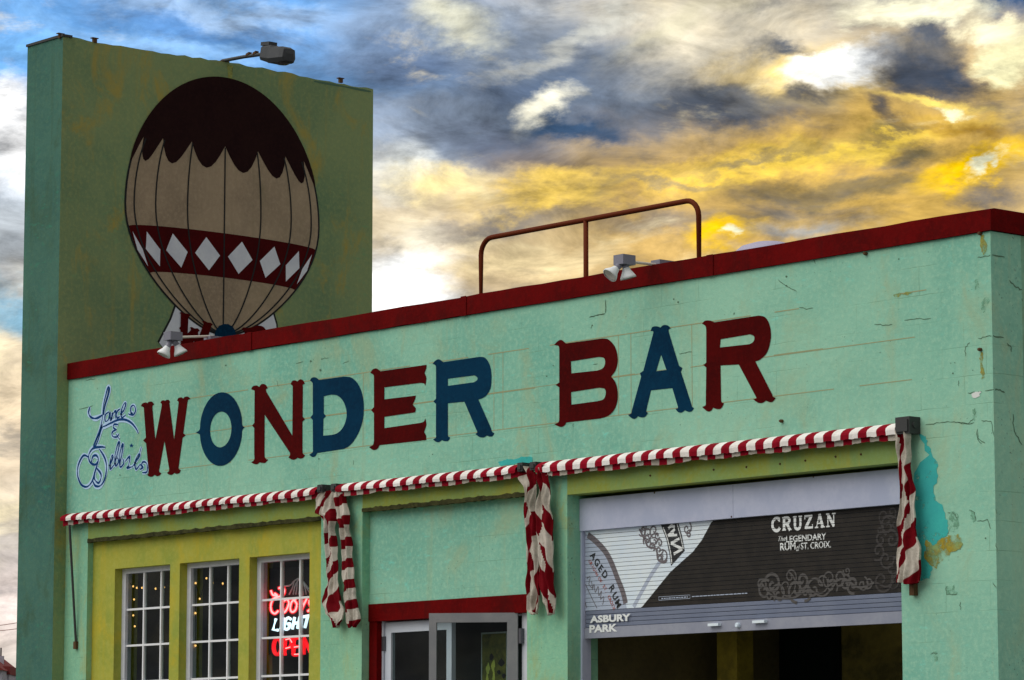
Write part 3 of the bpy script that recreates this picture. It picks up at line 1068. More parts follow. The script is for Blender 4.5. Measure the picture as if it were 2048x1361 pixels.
def banner_lines(mb, f):
    ribbon(mb, clampz(S2(Z_SH, [(822, 330), (862, 440), (888, 560), (898, 650)])), 0.010, f)
    ribbon(mb, clampz(S2(Z_SH, [(945, 300), (972, 400), (1000, 520)])), 0.008, f)
    # the letters A and N running down the band
    for st in ([(865, 405), (925, 345)], [(865, 405), (945, 400)], [(905, 365), (912, 402)],
               [(890, 470), (965, 430)], [(890, 470), (990, 520)], [(915, 565), (990, 520)], [(868, 340), (905, 305)], [(880, 318), (925, 322)]):
        ribbon(mb, clampz(S2(Z_SH, st)), 0.022, f, smooth=False)


shutter_print('printed_lettering', M['print_ink'], banner_lines, 0.0045)['kind'] = 'stuff'


def curl(cx, cz, r, turns, a0, sgn):
    return [(cx + r * (1 - k / 30) * math.cos(a0 + sgn * turns * 2 * math.pi * k / 30), cz + r * (1 - k / 30) * math.sin(a0 + sgn * turns * 2 * math.pi * k / 30)) for k in range(29)]


def lace(mb, f):
    random.seed(5)
    for (x, y, s) in ((640, 360, 30), (690, 380, 34), (740, 360, 36), (680, 440, 30), (740, 450, 40), (720, 500, 26), (790, 470, 24), (785, 530, 30), (820, 590, 40), (790, 610, 24), (1030, 340, 34), (1050, 390, 22), (650, 330, 20), (770, 400, 22)):
        (cx, cz), = S2(Z_SH, [(x, y)])
        c = curl(cx, cz, s * 0.00155, 1.3, random.uniform(0, 6), random.choice((-1, 1)))
        ribbon(mb, clampz(c), 0.011, f, smooth=False)
    ribbon(mb, clampz(S2(Z_SH, [(612, 345), (660, 440), (690, 500), (760, 520), (775, 610), (830, 640), (855, 610)])), 0.016, f)


tag(shutter_print('printed_scrollwork', M['print_border'], lace, 0.0045), kind='stuff')


def shade(mb, f):
    ribbon(mb, clampz(S2(Z_SH, [(800, 620), (720, 740), (640, 880), (560, 1030)])), 0.035, f)


shutter_print('printed_streak', M['print_label'], shade, 0.0025)


# big word in heavy serif capitals
def bold_serif(mb, f, word, box):
    x0, z0, x1, z1 = box
    n = len(word)
    cw = (x1 - x0) / n
    hh = z1 - z0
    T, t, s = 0.25, 0.10, 0.09

    def q(cx, pts):
        return [(x0 + cw * (cx + 0.06 + 0.88 * a), z0 + hh * b) for a, b in pts]

    def stroke(cx, pts, w, sm=False):
        ribbon(mb, q(cx, pts), w * hh, f, smooth=sm)
    for i, ch in enumerate(word):
        if ch == 'C':
            stroke(i, [(0.88, 0.78), (0.7, 0.95), (0.45, 0.94), (0.2, 0.75), (0.14, 0.5), (0.2, 0.25), (0.45, 0.06), (0.72, 0.06), (0.92, 0.25)], 0.24, True)
            stroke(i, [(0.88, 1.0), (0.88, 0.68)], s)
        elif ch == 'R':
            stroke(i, [(0.22, 0), (0.22, 1)], T)
            stroke(i, [(0.2, 0.93), (0.62, 0.92), (0.80, 0.74), (0.62, 0.52), (0.2, 0.50)], 0.22, True)
            stroke(i, [(0.5, 0.5), (0.85, 0.0)], T)
            stroke(i, [(0.02, 0.05), (0.42, 0.05)], s)
            stroke(i, [(0.02, 0.95), (0.3, 0.95)], s)
            stroke(i, [(0.7, 0.05), (1.0, 0.05)], s)
        elif ch == 'U':
            stroke(i, [(0.22, 1), (0.22, 0.3), (0.35, 0.08), (0.6, 0.06), (0.78, 0.3), (0.78, 1)], 0.22, True)
            stroke(i, [(0.22, 0.9), (0.22, 0.35)], T)
            stroke(i, [(0.02, 0.95), (0.42, 0.95)], s)
            stroke(i, [(0.6, 0.95), (0.98, 0.95)], s)
        elif ch == 'Z':
            stroke(i, [(0.1, 0.92), (0.9, 0.92)], 0.16)
            stroke(i, [(0.8, 0.92), (0.2, 0.08)], T)
            stroke(i, [(0.1, 0.08), (0.92, 0.08)], 0.16)
            stroke(i, [(0.12, 1.0), (0.12, 0.7)], s)
            stroke(i, [(0.9, 0.0), (0.9, 0.3)], s)
        elif ch == 'A':
            stroke(i, [(0.16, 0.0), (0.48, 1.0)], t)
            stroke(i, [(0.48, 1.0), (0.82, 0.0)], T)
            stroke(i, [(0.25, 0.33), (0.7, 0.33)], s)
            stroke(i, [(0.0, 0.05), (0.34, 0.05)], s)
            stroke(i, [(0.6, 0.05), (1.02, 0.05)], s)
        elif ch == 'N':
            stroke(i, [(0.2, 0.0), (0.2, 1.0)], t)
            stroke(i, [(0.2, 0.95), (0.8, 0.05)], T)
            stroke(i, [(0.8, 0.0), (0.8, 1.0)], t)
            stroke(i, [(0.02, 0.05), (0.38, 0.05)], s)
            stroke(i, [(0.02, 0.95), (0.3, 0.95)], s)
            stroke(i, [(0.62, 0.95), (1.0, 0.95)], s)


(bx0, bz0), (bx1, bz1) = S2(Z_S7, [(748, 600), (1085, 507)])
bh = S2(Z_S7, [(748, 530)])[0][1] - bz0
for i, ch in enumerate('CRUZAN'):
    xa = bx0 + (bx1 - bx0) * i / 6
    shutter_print('printed_letter', M['print_ink'], lambda mb, f: bold_serif(mb, f, ch, (xa, bz0, xa + (bx1 - bx0) / 6, bz0 + bh)), 0.0035, 'large white serif letter ' + ch)


def put(word, l, r, hpx, off, shear=0.0):
    def draw(mb, f):
        (xa, za), (xb_, zb) = S2(Z_S7, [l, r])
        hgt = S2(Z_S7, [(l[0], l[1] - hpx)])[0][1] - za
        text_into(mb, word, (xa, za, xb_, za + hgt), f, 0, off, shear)
    tag(shutter_print('printed_word', M['print_ink'], draw, 0.0035, 'small white word of the slogan'), kind='stuff')


put('LEGENDARY', (828, 655), (1033, 639), 34, 0.018)
put('The', (788, 650), (826, 647), 26, 0.0, 0.4)
put('RUM', (797, 698), (876, 692), 40, 0.022)
put('of', (880, 699), (900, 697), 36, 0.0, 0.4)
put('ST.', (903, 691), (943, 688), 34, 0.018)
put('CROIX.', (952, 688), (1058, 680), 34, 0.018)


def fine_print(mb, f):
    z = S2(Z_S7, [(175, 945)])[0]
    a, b = S2(Z_S7, [(175, 951), (335, 936)])
    hgt = 0.026
    for (p0, p1) in (((a[0], a[1]), (b[0], a[1])), ((a[0], a[1] + hgt), (b[0], a[1] + hgt)), ((a[0], a[1]), (a[0], a[1] + hgt)), ((b[0], a[1]), (b[0], a[1] + hgt))):
        ribbon(mb, [p0, p1], 0.003, f, smooth=False)
    random.seed(9)
    x = a[0] + 0.03
    while x < b[0] - 0.03:
        w = random.uniform(0.012, 0.03)
        mb.poly([(x, a[1] + 0.008), (x + w, a[1] + 0.008), (x + w, a[1] + 0.019), (x, a[1] + 0.019)], [], f)
        x += w + 0.008
    c, d = S2(Z_S7, [(345, 938), (618, 922)])
    x = c[0]
    while x < d[0]:
        w = random.uniform(0.02, 0.05)
        mb.poly([(x, a[1] + 0.009), (x + w, a[1] + 0.009), (x + w, a[1] + 0.019), (x, a[1] + 0.019)], [], f)
        x += w + 0.006


shutter_print('printed_small_print', M['print_label'], fine_print, 0.0035)


def scrolls(mb, f):
    random.seed(21)
    pts = [(720, 900, 30), (760, 870, 34), (790, 920, 30), (830, 880, 40), (850, 830, 24), (880, 900, 34), (910, 850, 26), (930, 910, 24), (970, 895, 34), (1010, 860, 30), (1050, 840, 26),
           (1060, 880, 24), (1100, 835, 24), (1130, 860, 22), (1170, 870, 26), (1220, 870, 22), (1250, 860, 20), (745, 930, 20), (700, 870, 20), (1140, 800, 14)]
    for x, y, s in pts:
        (cx, cz), = S2(Z_S7, [(x, y)])
        ribbon(mb, curl(cx, cz, s * 0.0027, 1.4, random.uniform(0, 6), random.choice((-1, 1))), random.uniform(0.012, 0.024), f, smooth=False)
    for st in ([(700, 860), (760, 930), (860, 940), (940, 900), (1020, 930), (1090, 850)], [(1040, 880), (1120, 840), (1200, 885), (1280, 860)]):
        ribbon(mb, S2(Z_S7, st), 0.016, f)


def scrolls_side(mb, f):
    random.seed(22)
    for x, y, s in ((1330, 520, 24), (1370, 500, 20), (1350, 570, 30), (1315, 640, 22), (1370, 640, 26), (1300, 700, 26), (1340, 740, 30), (1370, 780, 30), (1320, 850, 40), (1380, 850, 24), (1385, 560, 18), (1310, 590, 16)):
        (cx, cz), = S2(Z_S7, [(x, y)])
        ribbon(mb, curl(cx, cz, s * 0.0027, 1.4, random.uniform(0, 6), random.choice((-1, 1))), random.uniform(0.010, 0.020), f, smooth=False)
    ribbon(mb, S2(Z_S7, [(1390, 720), (1395, 800), (1350, 880), (1290, 860)]), 0.014, f)


tag(shutter_print('printed_scrollwork', M['print_grey'], scrolls, 0.0035), kind='stuff')
tag(shutter_print('printed_scrollwork', M['print_dim'], scrolls_side, 0.0035), kind='stuff')


def place_name(mb, f):
    (xa, za), (xb_, zb) = S2(Z_SH, [(188, 1172), (545, 1162)])
    t = S2(Z_SH, [(188, 1108)])[0][1] - za
    text_into(mb, 'ASBURY', (xa, za, xb_, za + t), f, 0, 0.045)
    (xa, za), (xb_, zb) = S2(Z_SH, [(183, 1258), (428, 1248)])
    t = S2(Z_SH, [(183, 1190)])[0][1] - za
    text_into(mb, 'PARK', (xa, za, xb_, za + t), f, 0, 0.045)


mbp = MB()
place_name(mbp, lambda X, Z: (X, SY - 0.0155, Z))
o = mbp.build('white_lettering', M['print_ink'], shutter)

# what shows of the bar room below the shutter
def inside_box(name, m, pa, pb, Y, dep, z0=0.03):
    a, b = at_y(*pa, Y), at_y(*pb, Y)
    return part(MB().box(a.x, b.x, Y, Y + dep, z0, 3.9), name, m)


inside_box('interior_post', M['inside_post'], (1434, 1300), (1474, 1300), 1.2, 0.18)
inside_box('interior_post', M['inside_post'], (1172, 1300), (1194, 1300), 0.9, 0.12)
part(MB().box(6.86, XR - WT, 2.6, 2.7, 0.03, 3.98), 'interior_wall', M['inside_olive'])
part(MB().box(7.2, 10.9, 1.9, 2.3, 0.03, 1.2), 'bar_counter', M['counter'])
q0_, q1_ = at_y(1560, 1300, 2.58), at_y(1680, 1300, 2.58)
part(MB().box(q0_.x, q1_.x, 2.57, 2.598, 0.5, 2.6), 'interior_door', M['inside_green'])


# ------------------------------------------------------------------ painted lettering on the wall
def ragged(pts, amp, seed, depth=3):
    random.seed(seed)
    for d_ in range(depth):
        out = []
        for a, b in zip(pts, pts[1:] + pts[:1]):
            L = math.dist(a, b)
            nx_, ny_ = -(b[1] - a[1]) / (L + 1e-6), (b[0] - a[0]) / (L + 1e-6)
            k = random.gauss(0, 1) * amp * L
            out += [a, ((a[0] + b[0]) / 2 + nx_ * k, (a[1] + b[1]) / 2 + ny_ * k)]
        pts = out
    return pts


def wall_poly(name, m, outer, holes=(), off=0.003, parent=bar, label=None, fr=None):
    if name.endswith(('patch', 'streak')):
        outer = ragged(list(outer), 0.13, int(outer[0][0] * 7 + outer[0][1]))
    if fr:
        outer = zp(fr, outer)
        holes = [zp(fr, h) for h in holes]
    w2 = lambda pts: [(p.x, p.z) for p in (at_y(a, b, 0) for a, b in pts)]
    mb = MB()
    mb.poly(w2(outer), [w2(h) for h in holes], lambda X, Z: (X, -off, Z))
    o = mb.build(name, m, parent)
    if label:
        o['label'] = label
    return o


RED, BLU = M['letter_red'], M['letter_blue']
wall_poly('painted_letter', RED, outline(
    [(672, 580), (668, 572), (648, 565)], [(648, 565), (660, 542), (690, 533), (703, 540)], [(703, 540), (715, 528), (738, 526), (752, 536), (760, 552)], [(760, 552), (748, 558), (745, 575)],
    [(745, 575), (770, 850)], [(770, 850), (825, 562)], [(825, 562), (824, 545), (813, 537)], [(813, 537), (825, 518), (845, 515), (852, 522)], [(852, 522), (865, 512), (885, 512), (897, 530)], [(897, 530), (890, 538), (892, 552)],
    [(892, 552), (930, 850)], [(930, 850), (968, 542)], [(968, 542), (966, 525), (955, 518)], [(955, 518), (968, 496), (992, 490), (1008, 500)], [(1008, 500), (1022, 486), (1048, 484), (1070, 503)], [(1070, 503), (1050, 510), (1045, 525)],
    [(1045, 525), (1008, 795)], [(1008, 795), (1028, 812)], [(1028, 812), (1002, 835)], [(1002, 835), (968, 1088)], [(968, 1088), (972, 1100), (987, 1110)], [(987, 1110), (975, 1133), (950, 1141), (932, 1133)], [(932, 1133), (915, 1147), (890, 1148), (868, 1133)], [(868, 1133), (885, 1118), (888, 1098)],
    [(888, 1098), (848, 862)], [(848, 862), (802, 1112)], [(802, 1112), (806, 1125), (822, 1134)], [(822, 1134), (808, 1153), (785, 1160), (762, 1150)], [(762, 1150), (745, 1163), (722, 1165), (700, 1150)], [(700, 1150), (712, 1135), (712, 1112)],
    [(712, 1112), (692, 882)], [(692, 882), (667, 857)], [(667, 857), (690, 832)], [(690, 832), (672, 580)]), fr=Z_W, label='dark red letter W')


def ell(cx, cy, rx, ry, tilt, n=48):
    return [(cx + rx * math.cos(2 * math.pi * k / n), cy + ry * math.sin(2 * math.pi * k / n) + tilt * math.cos(2 * math.pi * k / n)) for k in range(n)]


oo = ell(1330, 760, 182, 313, -16)
oo2 = []
for k, p in enumerate(oo):
    if k in (47, 1):
        continue
    if k == 0:
        oo2 += [(1508, 715), (1514, 735), (1530, 745), (1514, 760), (1508, 778)]
    elif k in (23, 25):
        continue
    elif k == 24:
        oo2 += [(1150, 808), (1142, 800), (1114, 790), (1140, 775), (1150, 758)]
    else:
        oo2.append(p)
wall_poly('painted_letter', BLU, oo2, [ell(1327, 763, 91, 152, -10)], fr=Z_W, label='dark blue letter O')
wall_poly('painted_letter', RED, outline(
    [(38, 410), (34, 398), (10, 390)], [(10, 390), (25, 366), (55, 360), (75, 372)], [(75, 372), (92, 350), (122, 352), (142, 382)], [(142, 382), (128, 390), (132, 412)],
    [(132, 412), (335, 755)], [(335, 755), (338, 380)], [(338, 380), (336, 362), (321, 350)], [(321, 350), (335, 324), (358, 320), (376, 328)], [(376, 328), (395, 312), (418, 318), (434, 346)], [(434, 346), (418, 355), (418, 375)],
    [(418, 375), (416, 605)], [(416, 605), (434, 625)], [(434, 625), (415, 645)], [(415, 645), (415, 882)], [(415, 882), (420, 898), (436, 910)], [(436, 910), (420, 930), (398, 936), (375, 930)], [(375, 930), (352, 944), (328, 942), (303, 925)], [(303, 925), (316, 912), (316, 890)],
    [(316, 890), (117, 590)], [(117, 590), (116, 905)], [(116, 905), (122, 932), (144, 945)], [(144, 945), (122, 968), (98, 970), (78, 965)], [(78, 965), (58, 980), (34, 978), (11, 965)], [(11, 965), (35, 945), (35, 905)],
    [(35, 905), (35, 696)], [(35, 696), (19, 676)], [(19, 676), (36, 655)], [(36, 655), (38, 410)]), fr=Z_N, label='dark red letter N')
wall_poly('painted_letter', BLU, outline(
    [(496, 360), (494, 338), (474, 322)], [(474, 322), (486, 302), (508, 295), (530, 303), (546, 317)], [(546, 317), (740, 290)],
    [(740, 290), (800, 298), (850, 345), (885, 425), (898, 520), (891, 625), (862, 720), (820, 795), (780, 838), (740, 860)], [(740, 860), (530, 892)], [(530, 892), (514, 918), (490, 922), (469, 905)], [(469, 905), (495, 885), (497, 850)],
    [(497, 850), (496, 632)], [(496, 632), (478, 610)], [(478, 610), (497, 588)], [(497, 588), (496, 360)]),
    [outline([(583, 445), (640, 433), (690, 440), (730, 475), (755, 530), (763, 590), (752, 650), (727, 700), (690, 735), (650, 748), (577, 756)], [(577, 756), (580, 622)], [(580, 622), (600, 600)], [(600, 600), (583, 582)], [(583, 582), (583, 445)])],
    fr=Z_N, label='dark blue letter D')
wall_poly('painted_letter', RED, outline(
    [(978, 300), (974, 276), (950, 262)], [(950, 262), (968, 234), (998, 226), (1030, 248)], [(1030, 248), (1392, 197)], [(1392, 197), (1390, 225), (1376, 262)], [(1376, 262), (1390, 300), (1383, 363)], [(1383, 363), (1372, 344), (1340, 340)],
    [(1340, 340), (1060, 375)], [(1060, 375), (1060, 469)], [(1060, 469), (1308, 440)], [(1308, 440), (1302, 468), (1283, 510)], [(1283, 510), (1306, 538), (1306, 556), (1302, 572)], [(1302, 572), (1060, 607)], [(1060, 607), (1060, 696)],
    [(1060, 696), (1340, 655)], [(1340, 655), (1370, 645), (1383, 620)], [(1383, 620), (1390, 670), (1373, 726)], [(1373, 726), (1388, 755), (1390, 790)], [(1390, 790), (1022, 830)], [(1022, 830), (1004, 860), (972, 868), (939, 845)], [(939, 845), (970, 828), (978, 795)],
    [(978, 795), (978, 580)], [(978, 580), (956, 555)], [(956, 555), (978, 530)], [(978, 530), (978, 300)]), fr=Z_N, label='dark red letter E')
wall_poly('painted_letter', BLU, outline(
    [(1467, 225), (1462, 200), (1440, 190)], [(1440, 190), (1460, 166), (1490, 154), (1525, 176)], [(1525, 176), (1800, 136)], [(1800, 136), (1845, 138), (1878, 172), (1898, 230), (1904, 300), (1896, 380), (1866, 435), (1830, 460), (1800, 470)],
    [(1800, 470), (1902, 702)], [(1902, 702), (1908, 724), (1926, 735)], [(1926, 735), (1912, 758), (1888, 762), (1866, 754)], [(1866, 754), (1845, 768), (1810, 766), (1777, 742)], [(1777, 742), (1792, 730), (1786, 712)],
    [(1786, 712), (1690, 487)], [(1690, 487), (1560, 500)], [(1560, 500), (1560, 745)], [(1560, 745), (1564, 762), (1579, 770)], [(1579, 770), (1562, 796), (1535, 798), (1513, 790)], [(1513, 790), (1490, 806), (1465, 802), (1444, 785)], [(1444, 785), (1466, 770), (1466, 745)],
    [(1466, 745), (1467, 506)], [(1467, 506), (1446, 486)], [(1446, 486), (1467, 465)], [(1467, 465), (1467, 225)]),
    [outline([(1560, 307), (1770, 280)], [(1770, 280), (1792, 297), (1790, 318), (1765, 335)], [(1765, 335), (1560, 363)], [(1560, 363), (1560, 307)])], fr=Z_N, label='dark blue letter R')
wall_poly('painted_letter', RED, outline(
    [(121, 410), (114, 386), (78, 378)], [(78, 378), (110, 345), (140, 336), (178, 366)], [(178, 366), (480, 324)], [(480, 324), (530, 331), (580, 382), (605, 450), (609, 520), (592, 590), (554, 642)],
    [(554, 642), (592, 692), (609, 770), (606, 850), (580, 920), (530, 970), (460, 993)], [(460, 993), (180, 1026)], [(180, 1026), (162, 1054), (128, 1062), (81, 1042)], [(81, 1042), (116, 1022), (121, 990)],
    [(121, 990), (121, 732)], [(121, 732), (90, 712)], [(90, 712), (121, 692)], [(121, 692), (121, 410)]),
    [outline([(218, 515), (450, 478)], [(450, 478), (496, 488), (504, 530), (486, 572), (440, 592)], [(440, 592), (222, 615)], [(222, 615), (218, 515)]),
     outline([(220, 772), (455, 735)], [(455, 735), (502, 746), (509, 790), (490, 832), (440, 848)], [(440, 848), (222, 877)], [(222, 877), (220, 772)])], fr=Z_B, label='dark red letter B')
wall_poly('painted_letter', BLU, outline(
    [(908, 275), (905, 262), (884, 262)], [(884, 262), (900, 228), (935, 222), (968, 232)], [(968, 232), (990, 213), (1025, 214), (1054, 238)], [(1054, 238), (1036, 248), (1036, 268)],
    [(1036, 268), (1122, 552)], [(1122, 552), (1150, 570)], [(1150, 570), (1138, 602)], [(1138, 602), (1228, 880)], [(1228, 880), (1232, 896), (1248, 905)], [(1248, 905), (1228, 932), (1200, 936), (1172, 924)], [(1172, 924), (1145, 942), (1118, 940), (1092, 912)], [(1092, 912), (1112, 906), (1112, 890)],
    [(1112, 890), (1066, 738)], [(1066, 738), (888, 757)], [(888, 757), (850, 915)], [(850, 915), (850, 935), (862, 945)], [(862, 945), (838, 978), (805, 983), (778, 974)], [(778, 974), (755, 995), (728, 990), (696, 963)], [(696, 963), (722, 950), (728, 925)],
    [(728, 925), (806, 642)], [(806, 642), (796, 614)], [(796, 614), (824, 594)], [(824, 594), (908, 275)]),
    [[(972, 457), (1018, 588), (931, 598)]], fr=Z_B, label='dark blue letter A')
wall_poly('painted_letter', RED, outline(
    [(1350, 250), (1342, 218), (1314, 200)], [(1314, 200), (1340, 176), (1382, 174), (1416, 188)], [(1416, 188), (1790, 132)], [(1790, 132), (1842, 146), (1876, 200), (1891, 280), (1882, 370), (1852, 450), (1800, 500), (1760, 515)],
    [(1760, 515), (1902, 792)], [(1902, 792), (1908, 810), (1931, 820)], [(1931, 820), (1908, 850), (1880, 856), (1850, 843)], [(1850, 843), (1820, 862), (1782, 860), (1741, 830)], [(1741, 830), (1768, 824), (1764, 808)],
    [(1764, 808), (1622, 541)], [(1622, 541), (1469, 549)], [(1469, 549), (1474, 842)], [(1474, 842), (1480, 858), (1499, 866)], [(1499, 866), (1474, 908), (1440, 914), (1408, 902)], [(1408, 902), (1390, 928), (1358, 932), (1316, 896)], [(1316, 896), (1344, 882), (1346, 850)],
    [(1346, 850), (1350, 566)], [(1350, 566), (1326, 546)], [(1326, 546), (1350, 526)], [(1350, 526), (1350, 250)]),
    [outline([(1470, 330), (1715, 289)], [(1715, 289), (1750, 306), (1747, 346), (1715, 371)], [(1715, 371), (1464, 399)], [(1464, 399), (1470, 330)])], fr=Z_B, label='second dark red letter R')

# hand-painted names in script, dark strokes with a pale halo
SCRIPT = {
    'capital L': ([(330, 640), (345, 560), (372, 470), (381, 420), (368, 408), (350, 470), (330, 560), (318, 680), (300, 760), (270, 840), (248, 900), (256, 912), (285, 850), (318, 750), (345, 733), (400, 705), (460, 680), (520, 682), (570, 710), (610, 760), (625, 795)],
                  [(215, 570), (203, 620), (225, 660), (270, 668), (322, 640)]),
    'ance': ([(378, 612), (345, 640), (345, 692), (370, 680), (386, 620), (388, 695)], [(404, 618), (396, 685), (412, 630), (434, 605), (430, 672)], [(470, 590), (445, 612), (442, 662), (470, 655)],
             [(474, 642), (505, 595), (520, 545), (505, 543), (480, 610), (486, 662), (518, 640)], [(540, 630), (580, 640), (603, 602), (590, 560), (565, 570), (562, 610), (580, 628)]),
    'ampersand': ([(455, 722), (420, 720), (415, 748), (440, 765)], [(440, 765), (405, 785), (408, 822), (445, 825), (462, 800)], [(435, 800), (465, 845)]),
    'capital D': ([(345, 915), (300, 912), (240, 925), (205, 980), (215, 1040), (260, 1062), (287, 1020), (270, 985), (240, 992), (228, 1040)],
                  [(295, 930), (338, 1000), (356, 1080), (342, 1180), (305, 1240), (262, 1243), (240, 1205)],
                  [(205, 1000), (160, 985), (118, 1060), (110, 1150), (140, 1230), (190, 1250), (235, 1200), (262, 1110), (287, 1030)],
                  [(262, 1100), (252, 1180), (290, 1218), (310, 1150), (270, 1090)]),
    'ebbies': ([(380, 1080), (410, 1005), (402, 985), (385, 1040), (387, 1100), (420, 1062)], [(425, 1062), (465, 892), (453, 880), (425, 1000), (432, 1072), (457, 1040), (450, 1000)],
               [(470, 1062), (497, 905), (485, 900), (465, 1000), (472, 1082), (502, 1050), (495, 1012)], [(515, 1035), (552, 992), (545, 1060), (530, 1092), (572, 1080)],
               [(575, 1082), (637, 990), (628, 975), (600, 1032), (606, 1102), (640, 1062)], [(652, 912), (638, 962)], [(640, 1060), (668, 1085), (640, 1102)], [(660, 1130), (700, 1122), (697, 1052), (665, 1040), (650, 1072)]),
}
sm_d, sm_h = MB(), MB()
scr = None
for nm, strokes in SCRIPT.items():
    md, mh = MB(), MB()
    for st in strokes:
        s2 = [(p.x, p.z) for p in (at_y(a, b, 0) for a, b in zp(Z_W, st))]
        big_ = nm.startswith('capital')
        ribbon(mh, s2, 0.042 if big_ else 0.035, lambda X, Z: (X, -0.0022 - STROKE[0] * 0.00003, Z), taper=2 if big_ else False)
        ribbon(md, s2, 0.017 if big_ else 0.0135, lambda X, Z: (X, -0.0036 - STROKE[0] * 0.00003, Z), taper=3 if big_ else 2)
    o = part(mh, 'script_halo', M['script_halo'])
    o = part(md, 'script_lettering', M['script_dark'])
    o['label'] = 'dark blue script ' + nm
stp = []
cx, cy = 567, 900
for k in range(10):
    r = 20 if k % 2 == 0 else 8
    stp.append((cx + r * math.sin(k * math.pi / 5), cy - r * math.cos(k * math.pi / 5)))
wall_poly('painted_star', M['script_dark'], stp, off=0.004, fr=Z_W)

# ruled layout lines left on the wall by the sign painter
gl = MB()


def rule(xa, xb, z, h=0.006):
    random.seed(int(z * 1000))
    n = int((xb - xa) / 0.25)
    for i in range(n):
        if random.random() < 0.16:
            continue
        x0 = xa + (xb - xa) * i / n
        x1 = xa + (xb - xa) * (i + 1) / n
        gl.add([(x0, -0.0012, z - h / 2), (x1, -0.0012, z - h / 2), (x1, -0.0012, z + h / 2), (x0, -0.0012, z + h / 2)], [(0, 1, 2, 3)])


zt = at_y(1377, 650.2).z
zm = at_y(1377, 735.2).z
zb_ = at_y(*zp(Z_B, [(1560, 850)])[0]).z
zq = at_y(*zp(Z_B, [(1970, 455)])[0]).z
xe = [at_y(1906, 574).x, at_y(1830, 674).x, at_y(1824, 760).x]
rule(1.6, xe[0], zt, 0.007)
rule(1.6, xe[1], zm)
rule(1.6, xe[2], zb_)
rule(2.6, 9.9, zq, 0.004)
for px in (1237, 1262, 1384, 988, 1006, 727, 640):
    X = at_y(px, 720).x
    gl.add([(X - 0.003, -0.0010, zb_), (X + 0.003, -0.0010, zb_), (X + 0.003, -0.0010, zt), (X - 0.003, -0.0010, zt)], [(0, 1, 2, 3)])
tag(part(gl, 'layout_lines', M['guide']), kind='stuff')

# cracks in the render, open joints and holes
ck, ckr = MB(), MB()


def crack(fr, pts, w=0.007, side=False):
    random.seed(len(pts) + int(pts[0][0]))
    dense = []
    for a, b in zip(pts, pts[1:]):
        for k in range(4):
            t = k / 4
            dense.append((a[0] + (b[0] - a[0]) * t + random.uniform(-4, 4), a[1] + (b[1] - a[1]) * t + random.uniform(-4, 4)))
    dense.append(pts[-1])
    zpts = zp(fr, dense)
    if side:
        s2 = [(p.y, p.z) for p in (at_x(a, b, XR) for a, b in zpts)]
        ribbon(ckr, s2, w, lambda Y, Z: (XR + 0.0014, Y, Z), smooth=False, taper=3)
    else:
        s2 = [(p.x, p.z) for p in (at_y(a, b, 0) for a, b in zpts)]
        ribbon(ck, s2, w, lambda X, Z: (X, -0.0014, Z), smooth=False, taper=3)


for pts in ([(555, 312), (600, 308), (628, 300)], [(565, 755), (610, 745), (636, 741)], [(510, 1055), (545, 1048), (580, 1045)], [(600, 1042), (648, 1032)], [(280, 1226), (355, 1212), (410, 1208), (450, 1210)],
            [(450, 1210), (490, 1222), (540, 1212)], [(490, 850), (493, 800), (515, 775)], [(455, 980), (457, 1015)], [(160, 656), (230, 650), (305, 645)], [(0, 678), (60, 684), (95, 680)], [(555, 1245), (560, 1300), (600, 1325)],
            [(580, 1205), (630, 1205), (650, 1290)]):
    crack(Z_C8, pts, 0.005)
for pts in ([(636, 300), (705, 312)], [(640, 741), (700, 750)], [(722, 785), (738, 800), (742, 828)], [(652, 1030), (680, 1036), (705, 1050)], [(732, 440), (760, 470), (800, 490)], [(750, 1170), (755, 1260), (800, 1335)]):
    crack(Z_C8, pts, 0.008, side=True)
for pts in ([(380, 145), (440, 128), (502, 118)], [(505, 110), (508, 60), (508, 0)], [(1125, 455), (1180, 442), (1230, 435)], [(400, 542), (440, 535)], [(235, 1030), (237, 1065)], [(384, 240), (396, 205)]):
    crack(Z_B, pts, 0.0045)
for pts in ([(470, 172), (490, 168)], [(560, 150), (620, 142)], [(360, 190), (420, 170)], [(735, 190), (780, 165)], [(815, 950), (815, 985)], [(210, 320), (225, 370)]):
    crack(Z_N, pts, 0.004)
for pts in ([(175, 225), (260, 212)], [(225, 130), (215, 190)], [(120, 470), (240, 440)]):
    crack(Z_W, [(a * 1.0, b * 1.0 + 120) for a, b in pts], 0.005)
for pts in ([(1690, 430), (1760, 480), (1850, 525)], [(1870, 660), (1930, 675), (1990, 668)], [(1990, 240), (2010, 290)], [(80, 745), (150, 730), (215, 715)], [(218, 600), (222, 710)]):
    crack((1160, 460, 4.2667), pts, 0.0045)
for pts in ([(350, 40), (400, 45), (430, 20)], [(455, 90), (450, 130), (470, 148)], [(290, 565), (300, 610)], [(300, 498), (330, 505), (345, 540)], [(408, 490), (430, 500), (440, 545)], [(450, 545), (500, 540), (518, 585)],
            [(285, 880), (290, 920), (345, 920)], [(358, 960), (362, 1000)], [(335, 665), (360, 672)], [(545, 480), (548, 510)], [(542, 660), (550, 705)], [(210, 1225), (245, 1222)], [(530, 860), (545, 890)]):
    crack(Z_C6, pts, 0.005)
